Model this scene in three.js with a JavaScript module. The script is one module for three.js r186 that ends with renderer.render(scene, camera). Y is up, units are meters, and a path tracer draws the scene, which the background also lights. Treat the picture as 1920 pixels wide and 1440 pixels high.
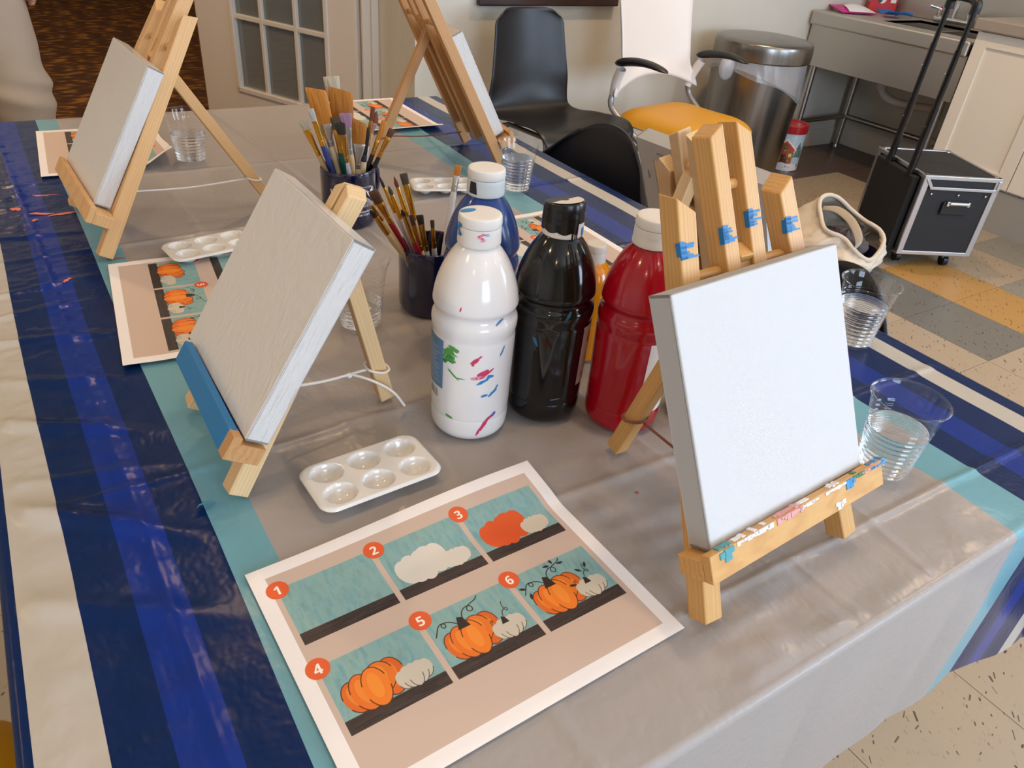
import * as THREE from 'three';
import { RoundedBoxGeometry } from 'three/addons/geometries/RoundedBoxGeometry.js';
import { mergeGeometries } from 'three/addons/utils/BufferGeometryUtils.js';
import { MarchingCubes } from 'three/addons/objects/MarchingCubes.js';
import { RectAreaLightUniformsLib } from 'three/addons/lights/RectAreaLightUniformsLib.js';
import { ImprovedNoise } from 'three/addons/math/ImprovedNoise.js';

// ---------------------------------------------------------------- camera, sky, lights, exposure
const scene = new THREE.Scene();
const D = Math.PI / 180;
const T = 0.72;                                   // height of the table top
const camera = new THREE.PerspectiveCamera(54.13, 4 / 3, 0.02, 60);
camera.rotation.order = 'YXZ';
camera.position.set(0, 1.1916, 0);
camera.rotation.set(-33.537 * D, -35.089 * D, 5.507 * D);
scene.background = new THREE.Color().setRGB(1.0, 1.15, 1.35);   // overcast sky seen through the windows
const renderer = new THREE.WebGLRenderer({ antialias: true });
renderer.toneMapping = THREE.LinearToneMapping;
renderer.toneMappingExposure = 1.08;
renderer.shadowMap.enabled = true;
RectAreaLightUniformsLib.init();
const ROOM = { x0: -2.6, x1: 4.37, zb: -2.93, zf: 2.9, top: 2.55 };
const WINDOWS = [{ wall: 'front', a: -0.5, b: 1.0, y0: 0.78, y1: 2.2 }, { wall: 'front', a: 2.3, b: 3.9, y0: 0.78, y1: 2.2 }, { wall: 'right', a: 0.05, b: 1.75, y0: 0.98, y1: 2.2 }];
for (const w of WINDOWS) {                        // daylight entering at each window
  const l = new THREE.RectAreaLight(new THREE.Color().setRGB(0.72, 0.91, 1.20), w.wall === 'right' ? 8.5 : w.a < 1 ? 8.8 : 7.5, w.b - w.a - 0.1, w.y1 - w.y0 - 0.1), c = (w.a + w.b) / 2, y = (w.y0 + w.y1) / 2;
  if (w.wall === 'front') l.position.set(c, y, ROOM.zf - 0.07); else { l.position.set(ROOM.x1 - 0.07, y, c); l.rotation.y = Math.PI / 2; }
  scene.add(l);
}
const LAMP_COLOR = new THREE.Color().setRGB(1.0, 0.66, 0.36), LAMP_POWER = 2.3;

// ---------------------------------------------------------------- helpers
const taken = new Map();
function numbered(n) { const k = taken.get(n) || 0; taken.set(n, k + 1); return k ? n + '_' + String(k).padStart(3, '0') : n; }
function rng(seed) { let s = seed >>> 0; return () => { s = (s + 0x6D2B79F5) >>> 0; let t = Math.imul(s ^ (s >>> 15), 1 | s); t = (t + Math.imul(t ^ (t >>> 7), 61 | t)) ^ t; return ((t ^ (t >>> 14)) >>> 0) / 4294967296; }; }
const noise = new ImprovedNoise();
function shade(o) { o.castShadow = true; o.receiveShadow = true; return o; }
function tag(o, label, category, group) { o.userData.label = label; o.userData.category = category; if (group) o.userData.group = group; return o; }
function thing(name, label, category, pos = [0, 0, 0], turn = 0, group) {
  const o = new THREE.Group(); o.name = numbered(name); o.position.set(...pos); o.rotation.y = turn; scene.add(o);
  return tag(o, label, category, group);
}
function flat(g) { const n = g.index ? g.toNonIndexed() : g; for (const k of Object.keys(n.attributes)) if (!['position', 'normal', 'uv'].includes(k)) n.deleteAttribute(k); if (!n.attributes.uv) n.setAttribute('uv', new THREE.BufferAttribute(new Float32Array(n.attributes.position.count * 2), 2)); return n; }
function join(gs) { return gs.length === 1 ? gs[0] : mergeGeometries(gs.map(flat)); }
function part(name, geo, m, parent, label) {
  const o = shade(new THREE.Mesh(Array.isArray(geo) ? join(geo) : geo, m)); o.name = name; parent.add(o);
  if (label) o.userData.label = label; return o;
}
function solo(name, geo, m, label, category, group) { const o = part(numbered(name), geo, m, scene); return tag(o, label, category, group); }
function struct(name, geo, m, label) { const o = part(name, geo, m, scene); o.userData.kind = 'structure'; if (label) o.userData.label = label; return o; }
const V = (x, y, z) => new THREE.Vector3(x, y, z);
function box(w, h, d, x = 0, y = 0, z = 0, r = 0) { const g = r ? new RoundedBoxGeometry(w, h, d, 2, Math.min(r, w / 2.01, h / 2.01, d / 2.01)) : new THREE.BoxGeometry(w, h, d); g.translate(x, y, z); return g; }
function box2(x0, x1, y0, y1, z0, z1, r = 0) { return box(x1 - x0, y1 - y0, z1 - z0, (x0 + x1) / 2, (y0 + y1) / 2, (z0 + z1) / 2, r); }
function between(g, a, b, roll = 0) {             // a shape with its length along y, from -1/2 to 1/2 of len, laid from a to b
  const d = V(...b).sub(V(...a)); const q = new THREE.Quaternion().setFromUnitVectors(V(0, 1, 0), d.clone().normalize());
  g.rotateY(roll); g.applyQuaternion(q); g.translate((a[0] + b[0]) / 2, (a[1] + b[1]) / 2, (a[2] + b[2]) / 2); return g;
}
function len(a, b) { return Math.hypot(a[0] - b[0], a[1] - b[1], a[2] - b[2]); }
function bar(a, b, w, d, roll = 0, r = 0.0012) { return between(box(w, len(a, b), d, 0, 0, 0, r), a, b, roll); }
function rod(a, b, r0, r1 = r0, n = 14) { return between(new THREE.CylinderGeometry(r1, r0, len(a, b), n), a, b); }
function tube(pts, r, n = 40, k = 10, closed = false) { return new THREE.TubeGeometry(new THREE.CatmullRomCurve3(pts.map(p => V(...p)), closed, 'centripetal'), n, r, k, closed); }
function lathe(prof, n = 48) { return new THREE.LatheGeometry(prof.map(p => new THREE.Vector2(Math.max(p[0], 1e-5), p[1])), n); }
function grid(nu, nv, f, uvf) {                    // surface through f(a, b), a and b from 0 to 1
  const p = [], uv = [], ix = [];
  for (let j = 0; j <= nv; j++) for (let i = 0; i <= nu; i++) { const a = i / nu, b = j / nv; p.push(...f(a, b)); uv.push(...(uvf ? uvf(a, b) : [a, b])); }
  for (let j = 0; j < nv; j++) for (let i = 0; i < nu; i++) { const k = j * (nu + 1) + i; ix.push(k, k + 1, k + nu + 2, k, k + nu + 2, k + nu + 1); }
  const g = new THREE.BufferGeometry(); g.setAttribute('position', new THREE.Float32BufferAttribute(p, 3)); g.setAttribute('uv', new THREE.Float32BufferAttribute(uv, 2)); g.setIndex(ix); g.computeVertexNormals(); return g;
}
const sm = (a, b, x) => { const t = Math.min(1, Math.max(0, (x - a) / (b - a))); return t * t * (3 - 2 * t); };
const lerp = (a, b, t) => a + (b - a) * t;

// ---------------------------------------------------------------- textures and materials
function dataTex(w, h, f, srgb = true, rep) {
  const d = new Uint8Array(w * h * 4);
  for (let y = 0; y < h; y++) for (let x = 0; x < w; x++) { const c = f(x / w, y / h, x, y), k = (y * w + x) * 4; d[k] = c[0]; d[k + 1] = c[1]; d[k + 2] = c[2]; d[k + 3] = c[3] === undefined ? 255 : c[3]; }
  const t = new THREE.DataTexture(d, w, h); t.magFilter = THREE.LinearFilter; t.minFilter = THREE.LinearMipmapLinearFilter; t.generateMipmaps = true; t.wrapS = t.wrapT = THREE.RepeatWrapping; if (srgb) t.colorSpace = THREE.SRGBColorSpace; if (rep) t.repeat.set(...rep); t.needsUpdate = true; return t;
}
function canvasTex(w, h, draw, srgb = true) {
  const c = document.createElement('canvas'); c.width = w; c.height = h; const x = c.getContext('2d'); draw(x, w, h);
  const t = new THREE.CanvasTexture(c); if (srgb) t.colorSpace = THREE.SRGBColorSpace; return t;
}
function tileNoise(u, v, p, seed = 0) {            // noise that repeats over 0..1
  const a = u * Math.PI * 2, b = v * Math.PI * 2, r = p / (2 * Math.PI);
  return 0.5 * (noise.noise(Math.cos(a) * r + seed, Math.sin(a) * r + 9.1, Math.cos(b) * r * 1.01 + 3.3) + noise.noise(Math.sin(b) * r + 5.7 + seed, Math.cos(a) * r + 2.2, Math.sin(a) * r + 7.4));
}
function std(color, rough = 0.6, o = {}) { return new THREE.MeshStandardMaterial({ color, roughness: rough, metalness: 0, side: THREE.DoubleSide, ...o }); }
function phys(color, rough = 0.5, o = {}) { return new THREE.MeshPhysicalMaterial({ color, roughness: rough, metalness: 0, side: THREE.DoubleSide, ...o }); }
function woodTex(base, dark, seed) {
  return dataTex(128, 512, (u, v) => {
    const w = u * 5 + 0.5 * noise.noise(u * 3, v * 2.2, seed), g = 0.5 + 0.5 * Math.sin(w * 6.283 + 2.2 * noise.noise(u * 5, v * 1.6, seed + 4));
    const f = 0.5 + 0.5 * noise.noise(u * 26, v * 5, seed + 9), k = Math.min(1, 0.42 * g * g + 0.45 * f);
    return [0, 1, 2].map(i => lerp(base[i], dark[i], k * 0.75));
  });
}
const wood = (base, dark, seed, rough = 0.5) => std(0xffffff, rough, { map: woodTex(base, dark, seed) });
const M = {
  honey: wood([216, 170, 104], [190, 132, 68], 1, 0.42),
  pine: wood([232, 200, 152], [208, 166, 110], 2, 0.55),
  tan: wood([224, 180, 122], [200, 146, 88], 3, 0.5),
  brownwood: wood([206, 158, 104], [176, 122, 70], 4, 0.5),
  stretcher: wood([240, 214, 176], [226, 190, 146], 5, 0.6),
  bluePaint: std(0x1e78b4, 0.45), paintWhite: std(0xe9e6e2, 0.5), paintBlue: std(0x3d8fc4, 0.5), paintPink: std(0xd99a98, 0.5), paintTeal: std(0x4f9aa0, 0.5), paintGreen: std(0x3f7a52, 0.5), paintOrange: std(0xe8693f, 0.5),
  steel: phys(0xb9b5ae, 0.3, { metalness: 1 }), brushed: phys(0xc8c2b9, 0.42, { metalness: 1, anisotropy: 0.6 }), chrome: std(0xd8d8d8, 0.12, { metalness: 1 }), alu: std(0xc4c4c6, 0.34, { metalness: 1 }),
  greySteel: std(0x9a9b9d, 0.38, { metalness: 0.7 }),
  blackPlastic: std(0x141416, 0.42), blackGloss: std(0x0d0d0f, 0.22), blackMatte: std(0x121214, 0.8),
  white: std(0xe6e2dc, 0.5), trim: std(0xe4ddd2, 0.45),
  twine: std(0xece6dc, 0.9), brownCord: std(0x8b5a44, 0.9),
};
function slab(nu, nv, f, th) {                     // a sheet through f(a, b) with real thickness and closed edges
  const g = grid(nu, nv, f), P = g.attributes.position, N = g.attributes.normal, n = P.count, W = nu + 1;
  const p = [], uv = [], ix = [], G = g.index.array;
  for (const s of [0.5, -0.5]) for (let i = 0; i < n; i++) { p.push(P.getX(i) + s * th * N.getX(i), P.getY(i) + s * th * N.getY(i), P.getZ(i) + s * th * N.getZ(i)); uv.push(g.attributes.uv.getX(i), g.attributes.uv.getY(i)); }
  for (let i = 0; i < G.length; i += 3) { ix.push(G[i], G[i + 1], G[i + 2], G[i] + n, G[i + 2] + n, G[i + 1] + n); }
  const ring = []; for (let i = 0; i < nu; i++) ring.push(i); for (let j = 0; j < nv; j++) ring.push(j * W + nu); for (let i = nu; i > 0; i--) ring.push(nv * W + i); for (let j = nv; j > 0; j--) ring.push(j * W);
  for (let k = 0; k < ring.length; k++) { const a = ring[k], b = ring[(k + 1) % ring.length]; ix.push(a, a + n, b, b, a + n, b + n); }
  const o = new THREE.BufferGeometry(); o.setAttribute('position', new THREE.Float32BufferAttribute(p, 3)); o.setAttribute('uv', new THREE.Float32BufferAttribute(uv, 2)); o.setIndex(ix); o.computeVertexNormals(); return o;
}

// ---------------------------------------------------------------- the room
const wallPaint = std(0xdcd8cb, 0.85, { map: dataTex(256, 256, (u, v) => { const n = 246 + 5 * tileNoise(u, v, 9) + 3 * tileNoise(u, v, 40, 3); return [n, n, n]; }) });
const flecks = canvasTex(1024, 1024, (x, w, h) => {
  const r = rng(11); x.fillStyle = '#f3efe8'; x.fillRect(0, 0, w, h);
  for (let i = 0; i < 1500; i++) { const a = 0.9 + (r() - 0.5) * 1.5, l = 4 + r() * 12, px = r() * w, py = r() * h; x.strokeStyle = ['rgba(150,132,112,.20)', 'rgba(255,250,242,.4)', 'rgba(170,150,128,.22)'][i % 3]; x.lineWidth = 1 + r() * 4; x.beginPath(); x.moveTo(px, py); x.lineTo(px + Math.cos(a) * l, py + Math.sin(a) * l); x.stroke(); }
  for (let i = 0; i < 300; i++) { const a = 0.7 + (r() - 0.5) * 1.2, l = 5 + r() * r() * 30, px = r() * w, py = r() * h; x.strokeStyle = r() < 0.7 ? 'rgba(62,50,44,.85)' : 'rgba(92,78,66,.7)'; x.lineWidth = 1.5 + r() * 5; x.lineCap = 'round'; x.beginPath(); x.moveTo(px, py); x.lineTo(px + Math.cos(a) * l, py + Math.sin(a) * l); x.stroke(); }
});
flecks.wrapS = flecks.wrapT = THREE.RepeatWrapping;
const tileMats = { beige: std(0xa89985, 0.38, { map: flecks }), cream: std(0xad9e8a, 0.38, { map: flecks }), grey: std(0x6f6f6b, 0.4, { map: flecks }), gold: std(0xb28a4c, 0.4, { map: flecks }), plum: std(0x5c4d49, 0.36, { map: flecks }), ash: std(0x8c8a82, 0.4, { map: flecks }) };
{
  const floor = struct('floor', box2(ROOM.x0, ROOM.x1, -0.12, -0.004, -3.36, ROOM.zf), std(0x7d7264, 0.8), 'vinyl tile floor with grey and gold stripes');
  const S = 0.3187, OX = 2.556, OZ = -0.906, rest = [];
  for (let i = -17; i <= 6; i++) for (let j = -8; j <= 12; j++) {
    const x0 = Math.max(OX + i * S, ROOM.x0), x1 = Math.min(OX + (i + 1) * S, ROOM.x1), z0 = Math.max(OZ + j * S - S, -3.36), z1 = Math.min(OZ + j * S, ROOM.zf);
    if (x1 - x0 < 0.02 || z1 - z0 < 0.02) continue;
    const g = box2(x0 + 0.0008, x1 - 0.0008, -0.004, 0, z0 + 0.0008, z1 - 0.0008), P = g.attributes.position, U = g.attributes.uv;
    for (let k = 0; k < P.count; k++) U.setXY(k, P.getX(k) / 0.62, P.getZ(k) / 0.62);
    let c = (i * 7 + j * 3) % 5 ? 'beige' : 'cream';
    if (z1 < -2.45 || x0 > 3.8) c = 'plum'; else if (i === 0 && j <= 0 && j >= -3) c = 'grey'; else if (i === 1 && j <= 2 && j >= -1) c = 'gold'; else if (i === 2 && j === 0) c = 'ash'; else if (i === 3 && j <= 0 && j >= -1) c = 'ash';
    const seen = x0 > 0.6 && z1 > -2.95 && z1 < 0.35;
    if (seen) part('tile', g, tileMats[c], floor); else rest.push(g);
  }
  part('tile_field', rest, tileMats.beige, floor).userData.kind = 'stuff';
  const carpet = dataTex(512, 512, (u, v) => { const a = tileNoise(u * 1, v, 46, 2), b = tileNoise(u, v, 110, 6), k = Math.min(1, Math.max(0, 0.42 + 1.9 * a + 0.7 * b)); return [lerp(62, 140, k * k), lerp(32, 98, k * k), lerp(8, 34, k * k)]; }, true, [2.2, 6]);
  struct('carpet', box2(-3.4, 5, -0.12, 0.006, -9.6, -3.36), std(0xffffff, 0.95, { map: carpet }), 'dark brown patterned carpet beyond the doorway');
}
{
  struct('wall_back', box2(1.43, ROOM.x1 + 0.1, 0, ROOM.top, -3.41, ROOM.zb), wallPaint);
  struct('wall_back_left', [box2(ROOM.x0, -0.55, 0, ROOM.top, -3.41, -3.314), box2(-0.55, 1.43, 2.08, ROOM.top, -3.41, -3.314)], wallPaint);
  struct('wall_left', box2(ROOM.x0 - 0.1, ROOM.x0, 0, ROOM.top, -3.41, ROOM.zf), wallPaint);
  struct('ceiling', box2(-3.5, 5.1, ROOM.top, ROOM.top + 0.1, -9.7, ROOM.zf + 0.12), std(0xe8e4da, 0.9));
  // walls with window openings: boxes in (along, up, through) coordinates, through = 0 at the room side
  const pane = phys(0xffffff, 0.02, { transmission: 1, thickness: 0, ior: 1.45 });
  const place = { front: g => g.translate(0, 0, ROOM.zf), right: g => { g.rotateY(Math.PI / 2); g.scale(1, 1, -1); const ix = g.index.array; for (let k = 0; k < ix.length; k += 3) { const q = ix[k]; ix[k] = ix[k + 1]; ix[k + 1] = q; } return g.translate(ROOM.x1, 0, 0); } };
  for (const [side, lo, hi] of [['front', ROOM.x0 - 0.1, ROOM.x1 + 0.12], ['right', ROOM.zb, ROOM.zf]]) {
    const gs = []; let x = lo;
    for (const w of WINDOWS.filter(w => w.wall === side)) { gs.push(box2(x, w.a, 0, ROOM.top, 0, 0.12), box2(w.a, w.b, 0, w.y0, 0, 0.12), box2(w.a, w.b, w.y1, ROOM.top, 0, 0.12)); x = w.b; }
    gs.push(box2(x, hi, 0, ROOM.top, 0, 0.12));
    struct('wall_' + side, gs.map(place[side]), wallPaint);
  }
  WINDOWS.forEach((w, i) => {
    const cx = (w.a + w.b) / 2, cy = (w.y0 + w.y1) / 2, f = 0.05, P = place[w.wall];
    const o = struct('window_' + (i + 1), [box2(w.a, w.a + f, w.y0, w.y1, 0.03, 0.09), box2(w.b - f, w.b, w.y0, w.y1, 0.03, 0.09), box2(w.a + f, w.b - f, w.y0, w.y0 + f, 0.03, 0.09), box2(w.a + f, w.b - f, w.y1 - f, w.y1, 0.03, 0.09), box2(cx - 0.018, cx + 0.018, w.y0 + f, w.y1 - f, 0.04, 0.08), box2(w.a + f, w.b - f, cy - 0.018, cy + 0.018, 0.04, 0.08)].map(P), M.trim);
    for (const [a, b] of [[w.a + f, cx - 0.018], [cx + 0.018, w.b - f]]) for (const [c, d] of [[w.y0 + f, cy - 0.018], [cy + 0.018, w.y1 - f]]) part('pane', P(box2(a, b, c, d, 0.057, 0.063)), pane, o);
  });
  struct('wall_far', box2(-3.5, 5.1, 0, ROOM.top, -9.7, -9.6), wallPaint);
  struct('wall_far_left', box2(-3.5, -3.4, 0, ROOM.top, -9.6, -3.41), wallPaint);
  struct('wall_far_right', box2(5, 5.1, 0, ROOM.top, -9.6, -3.41), wallPaint);
  struct('wall_hall', [box2(4.47, 5, 0, ROOM.top, -3.41, -3.36), box2(-3.4, ROOM.x0 - 0.1, 0, ROOM.top, -3.41, -3.36)], wallPaint);
  const bbm = std(0xd7d0c4, 0.5);
  struct('baseboard_back', box2(1.44, ROOM.x1, 0, 0.1, ROOM.zb, ROOM.zb + 0.012, 0.003), bbm);
  struct('baseboard_right', box2(ROOM.x1 - 0.012, ROOM.x1, 0, 0.1, ROOM.zb + 0.012, -2.03, 0.003), bbm);
  struct('trim_1', [box2(1.36, 1.398, 0, 2.1, -3.314, -3.296, 0.003), box2(1.398, 1.43, 0, 2.1, -3.314, -3.284, 0.003), box2(-0.6, 1.43, 2.06, 2.14, -3.314, -3.29, 0.003)], M.trim, 'white door casing');
  // open glazed door leaf, hinged on the right jamb and swung into the carpeted room
  const d1 = new THREE.Group(); d1.name = 'door_1'; d1.position.set(1.362, 0.012, -3.335); d1.rotation.y = Math.atan2(0.906, -0.424); scene.add(d1); d1.userData = { kind: 'structure', label: 'open white door with glass panes' };
  const L = 1.06, cols = [0.165, 0.375, 0.6, 0.805], y0 = 0.205, y1 = 1.93, rows = 5, mw = 0.011, th = 0.02;
  const leafPaint = std(0xe8dfd2, 0.45);
  part('stile', box2(0, cols[0], 0, 2.03, -th, th, 0.003), leafPaint, d1); part('stile', box2(cols[3], L, 0, 2.03, -th, th, 0.003), leafPaint, d1);
  part('rail', box2(cols[0], cols[3], 0, y0, -th, th), leafPaint, d1); part('rail', box2(cols[0], cols[3], y1, 2.03, -th, th), leafPaint, d1);
  part('edge_strip', box2(L, L + 0.003, 0, 2.03, -th, th), std(0x9a7a55, 0.6), d1);
  part('glazing_bead', [box2(cols[0] - 0.002, cols[0] + 0.022, y0, y1, -th - 0.008, th + 0.008, 0.004), box2(cols[3] - 0.022, cols[3] + 0.002, y0, y1, -th - 0.008, th + 0.008, 0.004), box2(cols[0], cols[3], y0 - 0.002, y0 + 0.022, -th - 0.008, th + 0.008, 0.004), box2(cols[0], cols[3], y1 - 0.022, y1, -th - 0.008, th + 0.008, 0.004)], M.trim, d1);
  for (const c of [cols[1], cols[2]]) part('muntin', box2(c - mw, c + mw, y0, y1, -th * 0.9, th * 0.9, 0.004), M.trim, d1);
  const rh = (y1 - y0) / rows;
  for (let k = 1; k < rows; k++) part('muntin', box2(cols[0], cols[3], y0 + k * rh - mw, y0 + k * rh + mw, -th * 0.85, th * 0.85, 0.004), M.trim, d1);
  const dg = phys(0xc9d2d4, 0.06, { transmission: 0.75, thickness: 0, ior: 1.5 });
  for (let k = 0; k < rows; k++) for (let c = 0; c < 3; c++) part('pane', box2(cols[c] + 0.004, cols[c + 1] - 0.004, y0 + k * rh + 0.004, y0 + (k + 1) * rh - 0.004, -0.002, 0.002), dg, d1);
  part('handle', [rod([0.985, 0.98, -0.05], [0.985, 0.98, 0.05], 0.011), rod([0.985, 0.98, 0.05], [0.88, 0.98, 0.05], 0.009), rod([0.985, 0.98, -0.05], [0.88, 0.98, -0.05], 0.009)], M.chrome, d1);
}
// recessed ceiling downlights
{
  const spots = []; for (const x of [-1.5, 0.55, 2.6]) for (const z of [-2.1, -0.35, 1.4]) spots.push([x, z]);
  spots.push([-0.4, -4.1], [0.2, -5.6], [2.4, -5.2], [0.2, -7.6], [2.4, -7.6]);
  spots.forEach(([x, z], i) => {
    const t = thing('ceiling_downlight', 'round recessed warm downlight set in the white ceiling', 'light', [x, ROOM.top, z], 0, 'recessed ceiling downlights');
    part('trim_ring', lathe([[0.075, -0.004], [0.09, -0.006], [0.1, -0.002], [0.1, 0]], 32), M.white, t);
    part('lens', lathe([[0, -0.003], [0.075, -0.003]], 32), std(0xffffff, 0.5, { emissive: LAMP_COLOR, emissiveIntensity: 6 }), t);
    const l = new THREE.SpotLight(LAMP_COLOR, LAMP_POWER * (z < -4 ? (z > -4.5 ? 4.2 : 1.6) : x < -1 ? 2.1 : x > 2 ? (z < 0 ? 3.1 : 1.2) : z < -2 ? 1.7 : 0.65), 0, 72 * D, 0.8, 2); l.position.set(x, ROOM.top - 0.012, z); l.target.position.set(x, 0, z); l.castShadow = true; l.shadow.radius = 3; scene.add(l, l.target);
  });
}
// ---------------------------------------------------------------- table and striped plastic cover
const TX0 = -0.086, TX1 = 0.942, TZ0 = -1.805, TZ1 = -0.165;
{
  const t = thing('folding_table', 'long folding table hidden under the striped plastic cover', 'table', [(TX0 + TX1) / 2, 0, (TZ0 + TZ1) / 2]);
  const hw = (TX1 - TX0) / 2 - 0.008, hd = (TZ1 - TZ0) / 2 - 0.008;
  part('table_top', box2(-hw, hw, T - 0.036, T - 0.0045, -hd, hd, 0.006), std(0xb8b4ac, 0.6), t);
  for (const sx of [-1, 1]) for (const sz of [-1, 1]) part('leg', rod([sx * (hw - 0.07), 0, sz * (hd - 0.16)], [sx * (hw - 0.07), T - 0.036, sz * (hd - 0.16)], 0.014), M.greySteel, t);
}
function ridge(d, w) { return Math.exp(-(d * d) / (w * w)); }
function clothHeight(x, z) {                       // folds and crinkles of the thin sheet, metres
  let h = 0;
  for (const [zc, x0, x1, a, w, sl] of [[-0.243, 0.3, 0.95, 0.0016, 0.0045, 0.02], [-0.4, 0.1, 0.95, 0.0013, 0.006, 0.03], [-0.594, -0.1, 0.95, 0.0011, 0.006, -0.02], [-0.86, -0.1, 0.95, 0.0014, 0.006, 0.03], [-1.13, -0.1, 0.95, 0.0014, 0.006, -0.03], [-1.41, -0.1, 0.95, 0.0012, 0.006, 0.02]]) h += a * ridge(z - zc - sl * (x - 0.4), w) * sm(x0, x0 + 0.08, x) * sm(x1, x1 - 0.05, x);
  for (const [xc, a, w, sl] of [[0.215, 0.0008, 0.006, 0.01], [0.48, 0.0011, 0.005, 0.06], [0.6, 0.0010, 0.005, -0.13], [0.016, 0.0011, 0.006, 0.02]]) h += a * ridge(x - xc - sl * (z + 0.3), w);
  const edge = sm(-0.34, -0.18, z);                // puckers gathered along the near edge
  h += edge * 0.0019 * (noise.noise(x * 19, z * 4.5, 1.7) + 0.5 * noise.noise(x * 41, z * 9, 4.1)) * sm(0.25, 0.34, x) * sm(0.6, 0.5, x);
  const q = sm(-0.46, -0.3, z) * sm(0.3, 0.36, x) * sm(0.5, 0.44, x);
  h += q * 0.0012 * noise.noise(x * 12 + z * 30, z * 42 - x * 14, 2.2);
  h += 0.0011 * noise.noise(x * 5 + z * 1.5, z * 3.5, 0.3) + 0.0006 * noise.noise(x * 14 - z * 5, z * 11 + x * 4, 5.3);
  const left = sm(0.08, -0.02, x);
  h += left * (0.0011 * noise.noise(x * 22 + z * 5, z * 34, 7.7) + 0.0007 * noise.noise(x * 55, z * 80, 3.9) * sm(-0.45, -0.75, z));
  for (const [zc, sl, a, w] of [[-0.70, 0.55, 0.0042, 0.012], [-0.555, 0.75, 0.0045, 0.014], [-0.45, 0.6, 0.0026, 0.014], [-0.62, 0.2, 0.0018, 0.008], [-0.79, 0.35, 0.0024, 0.009], [-0.885, 0.15, 0.003, 0.008], [-0.96, -0.1, 0.002, 0.007], [-1.02, -0.2, 0.0026, 0.008], [-1.2, 0.1, 0.002, 0.008]]) h += left * a * ridge(z - zc - sl * (x + 0.02), w);
  let free = 1;                                    // the sheet lies flat under whatever stands on it
  for (const [fx, fz, r] of [[0.366, -0.228, 0.045], [0.548, -0.238, 0.045], [0.452, -0.432, 0.04], [0.668, -0.283, 0.05], [0.33, -0.54, 0.07], [0.414, -0.532, 0.07], [0.48, -0.478, 0.07], [0.2, -0.5, 0.09], [0.265, -0.61, 0.035]]) free = Math.min(free, sm(r * 0.55, r * 1.25, Math.hypot(x - fx, z - fz)));
  free *= 1 - sm(0.37, 0.32, x) * sm(-0.47, -0.44, z) * sm(0.05, 0.08, x);
  const mid = sm(0.12, 0.2, x) * sm(0.78, 0.7, x) * free;
  h += mid * (0.0013 * noise.noise(x * 9 + z * 7, z * 15 - x * 5, 8.8) + 0.0009 * noise.noise(x * 22 - z * 12, z * 20 + x * 16, 6.1)) * sm(-1.3, -0.8, z);
  h += mid * sm(-0.4, -0.22, z) * 0.0022 * Math.pow(Math.max(0, noise.noise(x * 15 - z * 4, z * 5 + x * 2, 2.9)), 1.3);
  return h * 1.5;
}
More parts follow.
